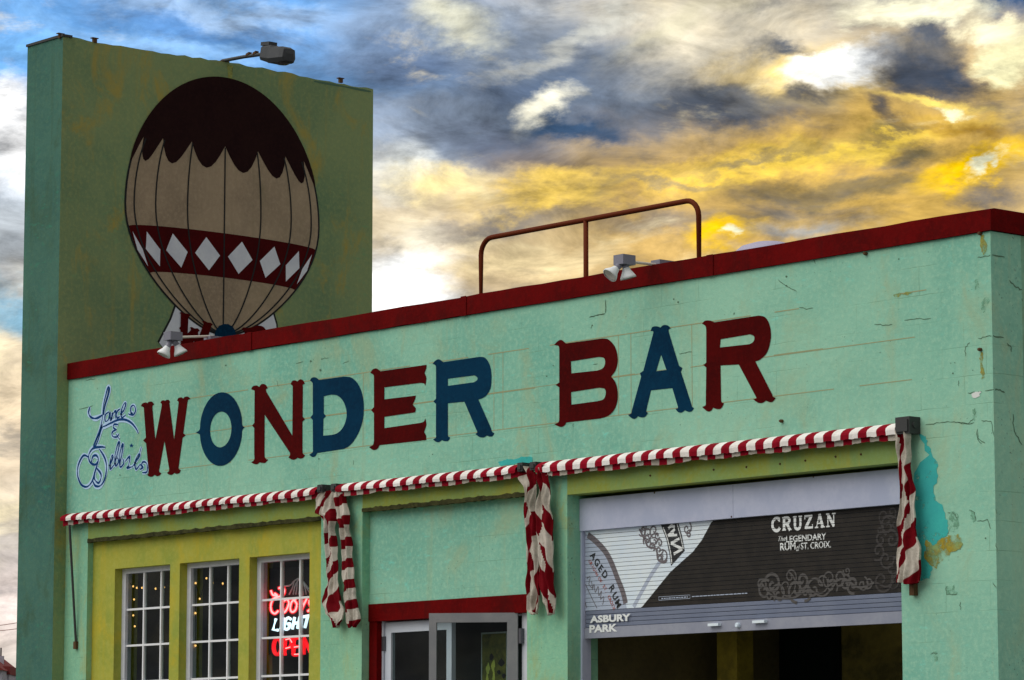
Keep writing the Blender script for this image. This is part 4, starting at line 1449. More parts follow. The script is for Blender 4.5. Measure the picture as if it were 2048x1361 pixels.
holes = [(Z_N, 480, 168, 8), (Z_N, 566, 152, 6), (Z_N, 556, 240, 9), (Z_N, 1438, 903, 5), (Z_N, 544, 938, 6), (Z_W, 1370, 218, 7), (Z_W, 468, 1150, 7), (Z_C8, 130, 323, 5), (Z_C8, 425, 945, 5), (Z_C8, 413, 890, 3), (Z_C8, 435, 888, 3), (Z_C8, 533, 928, 3),
         (Z_B, 395, 215, 7), (Z_B, 1580, 120, 5), (Z_B, 70, 550, 5), (Z_B, 15, 640, 6), ((1160, 460, 4.2667), 800, 592, 7), ((1160, 460, 4.2667), 838, 618, 8), ((1160, 460, 4.2667), 1762, 398, 9), ((1160, 460, 4.2667), 1762, 478, 8), ((1160, 460, 4.2667), 1318, 712, 6), (Z_C6, 490, 633, 4)]
random.seed(4)
for fr, x, y, r in holes:
    pts = zp(fr, [(x + r * random.uniform(0.7, 1.2) * math.cos(k), y + r * random.uniform(0.7, 1.3) * math.sin(k)) for k in (0, 0.9, 1.8, 2.7, 3.6, 4.5, 5.4)])
    ck.poly([(p.x, p.z) for p in (at_y(a, b, 0) for a, b in pts)], [], lambda X, Z: (X, -0.0016, Z))
tag(part(ck, 'cracks', M['crack']), kind='stuff')
tag(part(ckr, 'cracks', M['crack']), kind='stuff')
# patches of older paint and rust
wall_poly('paint_patch', M['cyan'], [(150, 95), (185, 110), (215, 200), (242, 330), (268, 460), (285, 530), (300, 570), (295, 610), (265, 630), (240, 660), (215, 670), (195, 640), (183, 655), (178, 740), (200, 768), (216, 780), (205, 840), (150, 850), (120, 600), (125, 300)], off=0.0022, fr=Z_C6, label='bare turquoise paint patch')
wall_poly('rust_patch', M['rust'], [(178, 665), (188, 640), (205, 652), (222, 672), (240, 662), (265, 632), (288, 628), (300, 615), (350, 610), (372, 640), (362, 690), (330, 700), (305, 722), (262, 752), (242, 790), (215, 775), (180, 740)], off=0.0032, fr=Z_C6, label='yellow rust stain with ragged edge')
for pl in ([(215, 665), (240, 658), (270, 668), (255, 690)],):
    pass
wall_poly('damp_patch', M['olive_patch'], [(310, 500), (345, 505), (352, 540), (345, 585), (330, 600), (305, 600), (298, 560)], off=0.0020, fr=Z_C6)
wall_poly('damp_patch', M['olive_patch'], [(410, 490), (430, 500), (440, 540), (428, 555), (412, 530)], off=0.0020, fr=Z_C6)
wall_poly('damp_patch', M['olive_patch'], [(285, 880), (330, 870), (350, 918), (292, 922)], off=0.0020, fr=Z_C6)
wall_poly('damp_patch', M['olive_patch'], [(212, 1220), (240, 1212), (245, 1255), (225, 1268)], off=0.0020, fr=Z_C6)
for pts in ([(542, 440), (552, 430), (565, 445), (562, 490), (545, 490)], [(595, 530), (608, 525), (612, 575), (600, 612), (585, 615)], [(530, 1140), (545, 1135), (555, 1180), (545, 1205), (530, 1195)], [(548, 610), (560, 612), (556, 630)]):
    wall_poly('damp_patch', M['olive_patch'], pts, off=0.0020, fr=Z_C8)
wall_poly('rust_streak', M['rust'], [(572, 190), (592, 190), (606, 230), (604, 285), (590, 302), (580, 280)], off=0.0022, fr=Z_C8)
wall_poly('rust_streak', M['rust'], [(576, 830), (588, 830), (590, 910), (580, 980), (574, 900)], off=0.0022, fr=Z_C8)
wall_poly('rust_streak', M['rust'], [(100, 520), (130, 505), (180, 500), (210, 505), (180, 520), (130, 530)], off=0.0022, fr=Z_C8)
wall_poly('plaster_patch', M['pale_patch'], [(525, 1060), (545, 1048), (580, 1046), (572, 1070), (532, 1078)], off=0.0028, fr=Z_C8)
wall_poly('paint_patch', M['cyan'], [(330, 125), (400, 110), (525, 100), (525, 122), (440, 132), (336, 142)], off=0.0022, fr=Z_P2)
for fr, x, y in ((Z_C8, 577, 816), (Z_C8, 577, 184), ((1160, 460, 4.2667), 2445, 205), (Z_B, 1985, 1015)):
    p = at_y(*zp(fr, [(x, y)])[0])
    part(MB().lathe((p.x, -0.03, p.z), (0, 1, 0), [(0, 0), (0, 0.009), (0.012, 0.013), (0.03, 0.013)], 10), 'bolt', M['rust_dark'])
random.seed(15)
for x, y in ((130, 312), (455, 282), (623, 268), (795, 252), (925, 235), (1080, 215), (1210, 203)):
    p = at_y(*zp(Z_S7, [(x, y)])[0])
    part(MB().lathe((p.x, -0.008, p.z), (0, 1, 0), [(0, 0), (0, 0.006), (0.008, 0.009)], 8), 'screw', M['rust_dark'])

# ------------------------------------------------------------------ sign tower
TX0, TY0, TY1, TZ = -0.62, -0.130, 3.672, 8.205
tower = thing('sign_tower', 'tall thin sage green sign tower with a painted hot-air balloon, rising behind the parapet', 'tower', ((TX0) / 2, 1.7, 0))
random.seed(12)
mb = MB()
# broad face, slightly uneven top edge
ny = 40
ys = [TY0 + (TY1 - TY0) * i / ny for i in range(ny + 1)]
zs = [TZ + random.uniform(-0.010, 0.008) - 0.012 * math.sin(i * 0.21) for i in range(ny + 1)]
vs = []
for y, zt_ in zip(ys, zs):
    vs += [(0, y, 0), (0, y, zt_), (TX0 + 0.004, y, zt_), (TX0 + 0.004, y, 0)]
fs = []
for i in range(ny):
    a, b = i * 4, i * 4 + 4
    fs += [(a, b, b + 1, a + 1), (a + 1, b + 1, b + 2, a + 2), (a + 2, b + 2, b + 3, a + 3)]
fs += [(ny * 4, ny * 4 + 1, ny * 4 + 2, ny * 4 + 3)]
mb.add(vs, fs)
part(mb, 'tower_wall', M['tower'], tower)
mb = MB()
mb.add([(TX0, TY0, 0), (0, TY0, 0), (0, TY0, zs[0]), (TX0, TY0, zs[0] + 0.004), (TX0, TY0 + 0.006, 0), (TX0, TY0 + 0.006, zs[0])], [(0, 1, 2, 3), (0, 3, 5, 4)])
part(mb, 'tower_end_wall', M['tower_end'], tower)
part(MB().box(TX0 - 0.012, 0.012, TY0 - 0.012, TY0 + 0.10, zs[0] - 0.012, zs[0] + 0.012), 'tower_cap', M['dark_metal'], tower)

# painted hot-air balloon on the broad face: tan envelope, dark crown, red and white band, white panel below
mc = at_x(448, 432, 0)
EA, EB = 1.17, 1.31


def mural(name, m, outer, holes=(), off=0.003, label=None):
    mb = MB()
    mb.poly(outer, list(holes), lambda Y, Z: (off, Y, Z))
    o = mb.build(name, m, tower)
    if label:
        o['label'] = label
    return o


def env(lon, lat):
    """point of the balloon envelope: lon -1..1 across, lat -90..90 degrees"""
    a = R(lat)
    w = math.cos(a)
    if lat < 0:
        w *= 1 - 0.30 * math.sin(-a) ** 2
    z = math.sin(a) * (EB * (1.04 if lat > 0 else 0.90))
    return (mc.y + EA * w * math.sin(lon * math.pi / 2), mc.z + z + 0.05 * math.cos(lon * math.pi / 2) * math.cos(a))


def env_band(la0, la1, l0=-1.0, l1=1.0, n=24):
    top = [env(l0 + (l1 - l0) * k / n, la1) for k in range(n + 1)]
    lefts = [env(l1, la1 + (la0 - la1) * k / 8) for k in range(1, 8)]
    bot = [env(l1 + (l0 - l1) * k / n, la0) for k in range(n + 1)]
    rights = [env(l0, la0 + (la1 - la0) * k / 8) for k in range(1, 8)]
    return top + lefts + bot + rights


pan = [(p.y, p.z) for p in (at_x(a, b, 0) for a, b in ((352, 612), (342, 640), (318, 686), (336, 708), (360, 780), (560, 760), (552, 650), (545, 625)))]
mural('painted_panel', M['black_line'], [(y + (0.02 if y > mc.y else -0.02), z + 0.01) for y, z in pan], off=0.0016)
mural('painted_panel', M['mural_white'], pan, off=0.0026, label='white panel under the balloon')
side = [env(-1, -88 + 176 * k / 40) for k in range(41)] + [env(1, 88 - 176 * k / 40) for k in range(41)]
grow = lambda pts, d: [(mc.y + (y - mc.y) * (1 + d / EA), mc.z + (z - mc.z) * (1 + d / EB)) for y, z in pts]
mural('painted_outline', M['black_line'], grow(side, 0.022), off=0.0040)
mural('painted_envelope', M['tan'], side, off=0.0054, label='tan balloon envelope')
# crown with a scalloped lower edge, one scallop to a gore
G = [-1 + 2 * k / 8 for k in range(9)]
crown = [env(-1, 28 + 60 * k / 24) for k in range(25)] + [env(1, 88 - 60 * k / 24) for k in range(25)]
low = []
for k in range(8, 0, -1):
    for q_ in range(1, 8):
        t_ = q_ / 8
        low.append(env(G[k] + (G[k - 1] - G[k]) * t_, 28 - 11 * math.sin(math.pi * t_)))
    if k > 1:
        low.append(env(G[k - 1], 28))
mural('painted_crown', M['brown'], grow(crown + low, 0.03), off=0.0068, label='dark brown scalloped crown')
mural('painted_band', M['mural_red'], env_band(-34, -11), off=0.0068, label='dark red band round the balloon')
for k in range(8):
    l0, l1 = G[k], G[k + 1]
    mid = (l0 + l1) / 2
    mural('painted_diamond', M['mural_white'], [env(mid, -14), env(l1 - 0.03, -22.5), env(mid, -31), env(l0 + 0.03, -22.5)], off=0.0080)
for k in range(1, 8):
    ln_ = MB()
    pts = [env(G[k], la) for la in range(-88, 29, 4)]
    ribbon(ln_, pts, 0.016, lambda Y, Z: (0.0092, Y, Z), smooth=False)
    ln_.build('painted_seam', M['black_line'], tower)


# the tops of the letters on the white panel that rise above the coping
def panel_letter(m, outer, label):
    pts = [(p.y, p.z) for p in (at_x(a, b, 0) for a, b in zp(Z_CO, outer))]
    mural('painted_letter', m, pts, off=0.0100, label=label)


panel_letter(M['letter_red'], outline([(465, 200), (462, 185), (447, 178)], [(447, 178), (470, 165), (505, 182)], [(505, 182), (530, 182), (562, 188), (595, 212)], [(595, 212), (570, 225), (565, 245)], [(565, 245), (557, 445)], [(557, 445), (600, 400)], [(600, 400), (596, 380), (580, 372)], [(580, 372), (610, 362), (650, 380), (690, 380), (716, 412)],
    [(716, 412), (695, 428), (695, 450)], [(695, 450), (705, 490)], [(705, 490), (765, 330)], [(765, 330), (764, 305), (745, 292)], [(745, 292), (775, 280), (820, 300), (860, 305), (890, 330)], [(890, 330), (870, 345), (865, 360)], [(865, 360), (760, 720)], [(760, 720), (640, 720)], [(640, 720), (642, 540)], [(642, 540), (560, 720)], [(560, 720), (470, 720)], [(470, 720), (460, 400)], [(460, 400), (443, 375)], [(443, 375), (462, 355)], [(462, 355), (465, 200)]), 'dark red letter W on the white panel')
panel_letter(M['letter_blue'], [(920, 600), (915, 460), (930, 400), (970, 345), (1030, 322), (1090, 322), (1145, 350), (1180, 400), (1195, 470), (1190, 600)], 'dark blue letter O on the white panel')
panel_letter(M['letter_red'], outline([(1310, 640), (1310, 430)], [(1310, 430), (1290, 405), (1265, 395)], [(1265, 395), (1290, 368), (1320, 368), (1345, 378)], [(1345, 378), (1480, 342)], [(1480, 342), (1540, 350), (1580, 385), (1610, 450), (1620, 640)]), 'dark red letter R on the white panel')
q = at_x(450, 125, 0)
mural('rust_streak', M['rust'], [(q.y + 0.02, q.z - 0.01), (q.y + 0.10, q.z - 0.03), (q.y + 0.09, q.z - 0.14), (q.y + 0.06, q.z - 0.26), (q.y + 0.04, q.z - 0.13)], off=0.002)
wl = [(p.y, p.z) for p in (at_x(a, b, 0) for a, b in ((628, 163), (690, 174), (742, 184)))]
mb = MB()
ribbon(mb, wl, 0.018, lambda Y, Z: (0.0015, Y, Z), taper=2)
part(mb, 'crack', M['crack'], tower)
for px, py in ((682, 160), (122, 71), (190, 80)):
    p = at_x(px, py, 0) if px > 150 else at_y(px, py, TY0)
    part(MB().box(p.x - 0.02, p.x + 0.008, p.y - 0.02, p.y + 0.02, p.z - 0.03, p.z + 0.012).box(p.x - 0.03, p.x + 0.012, p.y - 0.035, p.y + 0.035, p.z + 0.012, p.z + 0.02), 'anchor', M['rust_dark'], tower)

# street light standing out over the medallion
q0 = at_x(445, 124, -0.06)
q0.z = TZ + 0.03
q1 = at_y(530, 108, q0.y)
q2 = at_y(580, 104, q0.y)
sl_ = thing('street_light', 'dark cobra-head street light on an arm from the top of the green tower', 'street light', tuple(q0))
part(MB().tube([q0 + Vector((-0.12, 0, -0.04)), q0, (q0 + q1) / 2 + Vector((0, 0, 0.005)), q1], 0.018, 10), 'arm', M['lamp_metal'], sl_)
part(MB().box(q0.x - 0.14, q0.x + 0.05, q0.y - 0.05, q0.y + 0.05, TZ - 0.02, TZ + 0.022), 'base_plate', M['rust_dark'], sl_)
Lh = (q2 - q1).length * 1.0
dx = (q2 - q1).normalized()
uz = dx.cross(Vector((0, 1, 0))).normalized()
if uz.z < 0:
    uz = -uz
hd = MB()
prof = [(-0.02, 0.055, -0.035, 0.05), (0.02, 0.075, -0.07, 0.07), (0.35, 0.075, -0.10, 0.09), (0.42, 0.055, -0.11, 0.095), (0.85, 0.05, -0.105, 0.095), (0.97, 0.03, -0.10, 0.08), (1.0, -0.02, -0.09, 0.05)]
vs, fs = [], []
for s, t_, b_, w_ in prof:
    c = q1 + dx * (s * Lh)
    for yy, zz in ((-w_, b_ * 0.6), (-w_ * 0.8, b_), (w_ * 0.8, b_), (w_, b_ * 0.6), (w_ * 0.85, t_ * 0.75), (w_ * 0.5, t_), (-w_ * 0.5, t_), (-w_ * 0.85, t_ * 0.75)):
        vs.append(c + Vector((0, yy, 0)) + uz * zz)
for i in range(len(prof) - 1):
    for j in range(8):
        fs.append((i * 8 + j, i * 8 + (j + 1) % 8, (i + 1) * 8 + (j + 1) % 8, (i + 1) * 8 + j))
fs += [tuple(range(8)), tuple(range((len(prof) - 1) * 8, len(prof) * 8))]
hd.add(vs, fs)
head = part(hd, 'lamp_head', M['lamp_metal'], sl_)
c = q1 + dx * (0.72 * Lh) - uz * 0.10
MB().lathe(c + uz * 0.0, -uz, [(-0.004, 0.075), (0.012, 0.07), (0.024, 0.045), (0.028, 0.0)], 16).build('lens', M['lamp_glass'], head)
c = q1 + dx * (0.13 * Lh)
MB().obox(c + uz * 0.092, dx * 0.11 * Lh * 1.5, Vector((0, 0.05, 0)), uz * 0.018).build('driver_box', M['lamp_metal'], head)
for t_ in (0.62, 0.78):
    c = q0 + (q1 - q0) * t_
    MB().obox(c + Vector((0, 0, 0.022)), (0.025, 0, 0.006), (0, 0.02, 0), (0, 0, 0.012)).build('clamp', M['rust_dark'], sl_)


# ------------------------------------------------------------------ floodlights on the parapet
def floodlight(label, base_px, box_px, heads, Ybase):
    b = at_y(*base_px, Ybase)
    yy = None
    # the arm runs straight out over the street from the coping
    e = at_x(*box_px, b.x)
    t = thing('floodlight', label, 'floodlight', (b.x, b.y, Z_TOP), 'twin floodlights on the parapet')
    part(MB().tube([(b.x, b.y + 0.10, Z_TOP + 0.02), (b.x, b.y, b.z), e], 0.011, 8), 'arm', M['flood_arm'], t)
    part(MB().box(b.x - 0.05, b.x + 0.05, b.y - 0.06, b.y + 0.14, Z_TOP + 0.008, Z_TOP + 0.045), 'base_plate', M['flood'], t)
    part(MB().box(e.x - 0.055, e.x + 0.055, e.y - 0.07, e.y + 0.06, e.z - 0.03, e.z + 0.045), 'junction_box', M['flood'], t)
    for neck_px, rim_px, dvec in heads:
        c = at_x(*rim_px, e.x)
        nk = Vector((e.x + dvec[0] * 0.03, e.y - 0.01 + dvec[1] * 0.03, e.z - 0.02))
        ax = (c - nk).normalized()
        L = (c - nk).length
        h = part(MB().tube([nk, nk + ax * L * 0.12, nk + ax * L * 0.13, nk + ax * L * 0.5, nk + ax * L * 0.52], [0.013, 0.013, 0.024, 0.026, 0.020], 12), 'lamp_holder', M['flood'], t)
        dv = Vector(dvec).normalized()
        s0 = nk + ax * L * 0.45
        dirn = (c - s0).normalized() * 0.6 + dv * 0.4
        dirn.normalize()
        MB().lathe(s0, dirn, [(0, 0.026), (0.03, 0.036), (0.07, 0.060), (0.085, 0.063), (0.087, 0.058)], 18).build('lamp_shade', M['flood_white'], h, smooth=True)
        MB().lathe(s0, dirn, [(0.080, 0.057), (0.082, 0.045), (0.070, 0.024), (0.064, 0.0)], 18).build('lens', M['flood_lens'], h, smooth=True)
    return t


floodlight('twin floodlight on its arm over the coping in front of the green tower', (425, 673), (347, 675), [((340, 690), (327, 712), (-0.5, -0.2, -0.8)), ((355, 690), (366, 706), (0.55, -0.55, -0.6))], 0.08)
floodlight('twin floodlight on its arm over the coping beside the roof railing', (1322, 531), (1250, 523), [((1230, 530), (1220, 548), (-0.5, -0.4, -0.8)), ((1247, 535), (1255, 546), (0.5, -0.4, -0.75))], 0.08)

# ------------------------------------------------------------------ roof railing and vent
RY = 0.75
pL, pM, pR = at_y(960, 592, RY), at_y(1172, 556, RY), at_y(1399, 519, RY)
zr = (at_y(1180, 438, RY).z + at_y(1390, 400, RY).z) / 2
xl, xr = at_y(962, 500, RY).x, at_y(1397.5, 440, RY).x
rail = thing('roof_railing', 'bent pipe railing standing on the roof behind the dark red coping', 'railing', ((xl + xr) / 2, RY, 4.45))
rc = 0.14
pts = [(xl, RY, 4.45), (xl, RY, zr - rc)]
for k in range(1, 7):
    a = math.pi - k * math.pi / 12
    pts.append((xl + rc + rc * math.cos(a), RY, zr - rc + rc * math.sin(a)))
pts.append(((xl + xr) / 2, RY, zr))
for k in range(0, 7):
    a = math.pi / 2 - k * math.pi / 12
    pts.append((xr - rc + rc * math.cos(a), RY, zr - rc + rc * math.sin(a)))
pts.append((xr, RY, 4.45))
part(MB().tube(pts, 0.022, 14), 'rail_pipe', M['rail'], rail, smooth=True)
part(MB().tube([(pM.x, RY, 4.45), (pM.x, RY, zr)], 0.021, 14), 'post', M['rail'], rail, smooth=True)
for X in (xl, pM.x, xr):
    part(MB().lathe((X, RY, 4.45), (0, 0, 1), [(0, 0.07), (0.012, 0.07), (0.013, 0.0)], 14), 'foot_plate', M['rail'], rail)

VY = 1.6
v0, v1 = at_y(1490, 505, VY), at_y(1585, 488, VY)
vt = at_y(1540, 484, VY).z
vc = (v0.x + v1.x) / 2
vr = 0.30
vent = thing('roof_vent', 'pale lilac mushroom vent just showing over the dark red coping', 'vent', (vc, VY, 4.45))
part(MB().lathe((vc, VY, vt - 0.20), (0, 0, 1), [(0, vr), (0.05, vr * 1.02), (0.11, vr * 0.95), (0.16, vr * 0.75), (0.19, vr * 0.42), (0.20, 0.0)], 28), 'vent_cap', M['vent'], vent, smooth=True)
part(MB().lathe((vc, VY, 4.45), (0, 0, 1), [(0, 0.2), (vt - 0.2 - 4.45 + 0.02, 0.2)], 20), 'vent_pipe', M['vent'], vent, smooth=True)


# ------------------------------------------------------------------ rolled awnings
def awning(label, x0, x1, ztop, drop, seed, group='rolled striped awnings'):
    random.seed(seed)
    t = thing('awning', label, 'awning', ((x0 + x1) / 2, 0, ztop), group)
    sw = 0.0875
    n = int(round((x1 - x0) / sw))
    sub = 3
    prof = [(-0.004, -0.030), (-0.012, 0.002), (-0.045, -0.004), (-0.085, -0.022), (-0.108, -0.040), (-0.114, -0.055), (-0.112, -0.055 - drop)]
    mb = MB()
    vs, fs, ms = [], [], []
    cols = n * sub
    ph = random.uniform(0, 6)
    jit = [random.uniform(-1, 1) for _ in range(cols + 2)]
    for i in range(cols + 1):
        X = x0 + (x1 - x0) * i / cols
        wv = 0.004 * math.sin(X * 3.1 + ph) + 0.0035 * jit[i]
        sag = -0.006 * math.sin(math.pi * ((X - x0) % 1.3) / 1.3)
        for j, (y, z) in enumerate(prof):
            k = j / (len(prof) - 1)
            vs.append((X + 0.004 * math.sin(X * 9 + j), y - wv * k, ztop + z + (sag + wv) * k))
    m_ = len(prof)
    for i in range(cols):
        for j in range(m_ - 1):
            mb.f.append((i * m_ + j, (i + 1) * m_ + j, (i + 1) * m_ + j + 1, i * m_ + j + 1))
            mb.m.append((i // sub) % 2)
    mb.v = [tuple(v) for v in vs]
    part(mb, 'awning_cover', [M['cloth_red'], M['cloth_white']], t)
    # the turned-under hem behind
    mb = MB()
    vs = []
    for i in range(cols + 1):
        X = x0 + (x1 - x0) * i / cols
        d = 0.012 * abs(math.sin(X * 5.3 + ph)) + 0.004 * jit[i]
        vs += [(X, -0.088, ztop - 0.050), (X, -0.086, ztop - 0.085 - drop - d), (X, -0.055, ztop - 0.075 - drop - d), (X, -0.05, ztop - 0.05)]
    for i in range(cols):
        for j in range(3):
            mb.f.append((i * 4 + j, (i + 1) * 4 + j, (i + 1) * 4 + j + 1, i * 4 + j + 1))
            mb.m.append((i // sub) % 2)
    mb.v = vs
    part(mb, 'valance', [M['cloth_red'], M['drape_white']], t)
    part(MB().tube([(x0, -0.05, ztop - 0.045), (x1, -0.05, ztop - 0.045)], 0.028, 10), 'roller', M['dark_metal'], t)
    return t


def bracket(t, x0, x1, z0, z1, y0=-0.115):
    mb = MB()
    mb.box(x0, x1, y0, -0.002, z0, z1)
    mb.box(x0 + 0.012, x1 - 0.012, y0 - 0.012, y0 - 0.001, z0 + 0.015, z1 - 0.02)
    mb.tube([(x0 - 0.006, y0 * 0.55, (z0 + z1) / 2), (x1 + 0.010, y0 * 0.55, (z0 + z1) / 2)], 0.022, 10)
    part(mb, 'end_bracket', M['dark_metal'], t)


aw1 = awning('red and white striped awning rolled up over the three yellow-framed windows', 0.075, 3.99, 3.605, 0.022, 1)
aw2 = awning('red and white striped awning rolled up over the doorway', 4.27, 6.60, 3.607, 0.022, 2)
aw3 = awning('red and white striped awning rolled up over the roller shutter', 6.84, 10.70, 3.607, 0.034, 3)
bracket(aw1, 4.0, 4.07, 3.545, 3.61, -0.10)
bracket(aw2, 4.19, 4.26, 3.54, 3.605, -0.10)
bracket(aw2, 6.61, 6.67, 3.54, 3.61, -0.10)
bracket(aw3, 6.76, 6.83, 3.54, 3.605, -0.10)
bracket(aw3, 10.71, 10.845, 3.515, 3.635)
a0, a1 = at_y(139, 1050, -0.10), at_y(152, 1290, -0.012)
part(MB().tube([a0, a1], 0.012, 8), 'support_arm', M['dark_metal'], aw1)
part(MB().box(a1.x - 0.02, a1.x + 0.02, -0.03, -0.001, a1.z - 0.04, a1.z + 0.03), 'arm_bracket', M['rust_dark'], aw1)


# ------------------------------------------------------------------ awning side cloths hanging tied against the piers
def drape(label, fr, levels, Y, seed, skew=0.0, period=0.152, phase=0.0, twist=0.0, thick=0.045):
    random.seed(seed)
    lv = [(fr[1] + y / fr[2], fr[0] + a / fr[2], fr[0] + b / fr[2]) for y, a, b in levels]
    rows = []
    yy = lv[0][0]
    while yy <= lv[-1][0]:
        for (ya, aa, ba), (yb, ab, bb) in zip(lv, lv[1:]):
            if ya <= yy <= yb:
                k = (yy - ya) / (yb - ya)
                k = k * k * (3 - 2 * k)
                rows.append((yy, aa + (ab - aa) * k, ba + (bb - ba) * k))
                break
        yy += 0.9
    nc = 64
    mb = MB()
    k1, k2 = random.uniform(1.6, 2.6), random.uniform(3.0, 4.4)
    p1, p2 = random.uniform(0, 6), random.uniform(0, 6)
    P = []
    for i, (y, a, b) in enumerate(rows):
        pa, pb = at_y(a, y, Y), at_y(b, y, Y)
        z = (pa.z + pb.z) / 2
        ring = []
        for j in range(nc):
            an = 2 * math.pi * j / nc
            s = 0.5 - 0.5 * math.cos(an)
            front = -math.sin(an)
            tw = p1 + z * 2.3 + twist * z
            fold = 0.42 * (1 - 2 * abs(math.sin(math.pi * k1 * s + tw * 0.5)))  + 0.22 * math.sin(2 * math.pi * k2 * s + p2 - z * 3.1) + 0.12 * math.sin(z * 21 + s * 6)
            yy_ = Y + front * thick * 0.5 * (0.75 + 0.25 * math.sin(z * 7 + p2)) + fold * thick * 0.95 * (1 if front < 0 else 0.3)
            ring.append((pa.x + (pb.x - pa.x) * s + 0.006 * math.sin(z * 30 + s * 9), min(yy_, -0.006), z + 0.010 * math.sin(6 * s + p1)))
        P.append(ring)
    zt = P[0][0][2]
    ST = [0.0] * (len(P) * nc)
    for ring in P:
        mb.v += ring
    for i in range(len(P)):
        for j in range(nc):
            j2 = (j + 1) % nc
            if i < len(P) - 1:
                mb.f.append((i * nc + j, i * nc + j2, (i + 1) * nc + j2, (i + 1) * nc + j))
            s = 0.5 - 0.5 * math.cos(2 * math.pi * j / nc)
            zz = zt - P[i][j][2]
            w = 1.0 if abs(skew) > 0.05 else 0.12
            fold_s = s + 0.22 * w * math.sin(zz * 6.3 + p1) + 0.10 * w * math.sin(zz * 15 + p2)
            panel = 0 if fold_s < 0.45 + 0.2 * math.sin(zz * 2.7 + p2) else 1
            c = (zz + skew * 1.8 * (s - 0.5) + w * (panel * 0.43 * period + 0.045 * math.sin(zz * 5.1 + p2) + 0.02 * math.sin(s * 9 + zz * 4)) + phase) / period
            if i < len(P) - 1:
                mb.m.append(0)
            ST[i * nc + j] = c + (0.0 if w > 0.5 else 0.04)
    mb.f.append(tuple(range(nc)))
    mb.f.append(tuple((len(P) - 1) * nc + j for j in range(nc)))
    mb.m += [0, 0]
    o = mb.build('awning_cloth', M['drape'], None, smooth=True)
    at = o.data.attributes.new('stripe', 'FLOAT', 'POINT')
    at.data.foreach_set('value', ST)
    tag(o, label, 'awning cloth', 'striped awning cloths hanging by the piers')
    return o


d1 = drape('knotted red and white cloth hanging down from the end of the window awning', Z_P1,
           [(245, 485, 560), (300, 462, 560), (375, 447, 556), (385, 480, 556), (420, 502, 560), (470, 510, 556), (540, 511, 564), (620, 513, 576), (700, 520, 580), (770, 524, 580), (830, 497, 586), (900, 482, 602), (960, 500, 620), (1000, 530, 612), (1045, 560, 588)],
           -0.065, 31, skew=0.09, period=0.25, phase=0.085, twist=1.5)
d2 = drape('evenly banded red and white cloth hanging beside the doorway recess', Z_P1,
           [(250, 566, 622), (390, 570, 645), (460, 594, 646), (600, 604, 662), (740, 612, 671), (840, 620, 682), (920, 625, 700), (1000, 630, 711), (1045, 642, 690)],
           -0.07, 33, skew=0.012, period=0.178, phase=0.055)
d3 = drape('mostly white twisted cloth hanging from the right end of the doorway awning', Z_P2,
           [(158, 440, 520), (200, 446, 545), (265, 484, 545), (370, 484, 530), (450, 480, 548), (560, 489, 556), (660, 500, 560), (760, 497, 560), (860, 502, 572), (950, 505, 560), (985, 530, 556)],
           -0.06, 35, skew=0.13, period=0.44, phase=0.02, twist=2.0)
d4 = drape('mostly red twisted cloth hanging from the left end of the shutter awning', Z_P2,
           [(150, 556, 622), (200, 556, 612), (265, 572, 622), (350, 548, 622), (460, 550, 636), (600, 558, 640), (680, 566, 640), (760, 556, 642), (900, 578, 652), (945, 600, 652), (988, 618, 648)],
           -0.085, 37, skew=-0.16, period=0.40, phase=0.15, twist=-1.5)
d5 = drape('twisted red and white cloth hanging below the black awning bracket at the right', Z_C6,
           [(82, 18, 100), (130, 36, 106), (220, 38, 108), (260, 46, 104), (330, 50, 118), (400, 56, 130), (500, 50, 133), (580, 45, 134), (620, 46, 142), (700, 46, 160), (780, 40, 165), (866, 38, 152)],
           -0.075, 39, skew=0.17, period=0.38, phase=0.06, twist=1.0)
for fr, x, y, nm in ((Z_C6, 122, 890, aw3),):
    p = at_y(*zp(fr, [(x, y)])[0], -0.02)
    part(MB().box(p.x - 0.022, p.x + 0.022, -0.045, -0.002, p.z - 0.05, p.z + 0.06).tube([(p.x, -0.02, p.z + 0.05), (p.x - 0.05, -0.06, p.z + 0.5)], 0.010, 8), 'arm_bracket', M['rust_dark'], nm)

# ------------------------------------------------------------------ in and behind the windows
NY = 0.205


def neon_pts(pts, Y=NY, sm=True):
    z = zp(Z_NE, pts)
    z = catmull(z, 6) if sm else z
    return [at_y(a, b, Y) for a, b in z]


c0 = at_y(560, 1230, NY)
beer = thing('neon_sign', 'red script and white neon beer sign with a mountain behind the third window', 'neon sign', (c0.x, NY, c0.z))
word = [[(203, 492), (222, 535), (262, 540), (240, 520)], [(280, 470), (318, 462), (333, 500), (310, 540), (262, 556), (225, 575), (202, 630), (208, 690), (240, 716), (272, 690)],
        [(345, 580), (312, 612), (303, 675), (322, 706), (352, 680), (376, 615), (360, 580), (330, 588)], [(440, 578), (405, 600), (390, 665), (408, 700), (440, 680), (452, 620), (420, 580)],
        [(488, 582), (496, 640), (492, 692), (515, 640), (550, 572)], [(610, 572), (575, 592), (580, 630), (600, 660), (560, 692)]]
mbr, mbc = MB(), MB()
for st in word:
    mbr.tube(neon_pts(st, NY + 0.012), 0.018, 8)
    mbc.tube(neon_pts(st, NY - 0.012), 0.0085, 6)
part(mbr, 'neon_glow_tube', M['neon_red'], beer)
part(mbc, 'neon_script_tube', M['neon_core'], beer)
mbw = MB()
for st in ([(252, 765), (222, 872), (272, 876)], [(327, 755), (297, 866)], [(395, 770), (372, 757), (348, 775), (331, 840), (345, 866), (374, 858), (386, 815), (364, 816)], [(432, 750), (410, 866)], [(484, 745), (460, 860)], [(421, 812), (474, 802)], [(518, 746), (592, 734)], [(560, 740), (532, 852)]):
    mbw.tube(neon_pts(st, NY, len(st) > 4), 0.0135, 8)
part(mbw, 'neon_white_tube', M['neon_white'], beer)
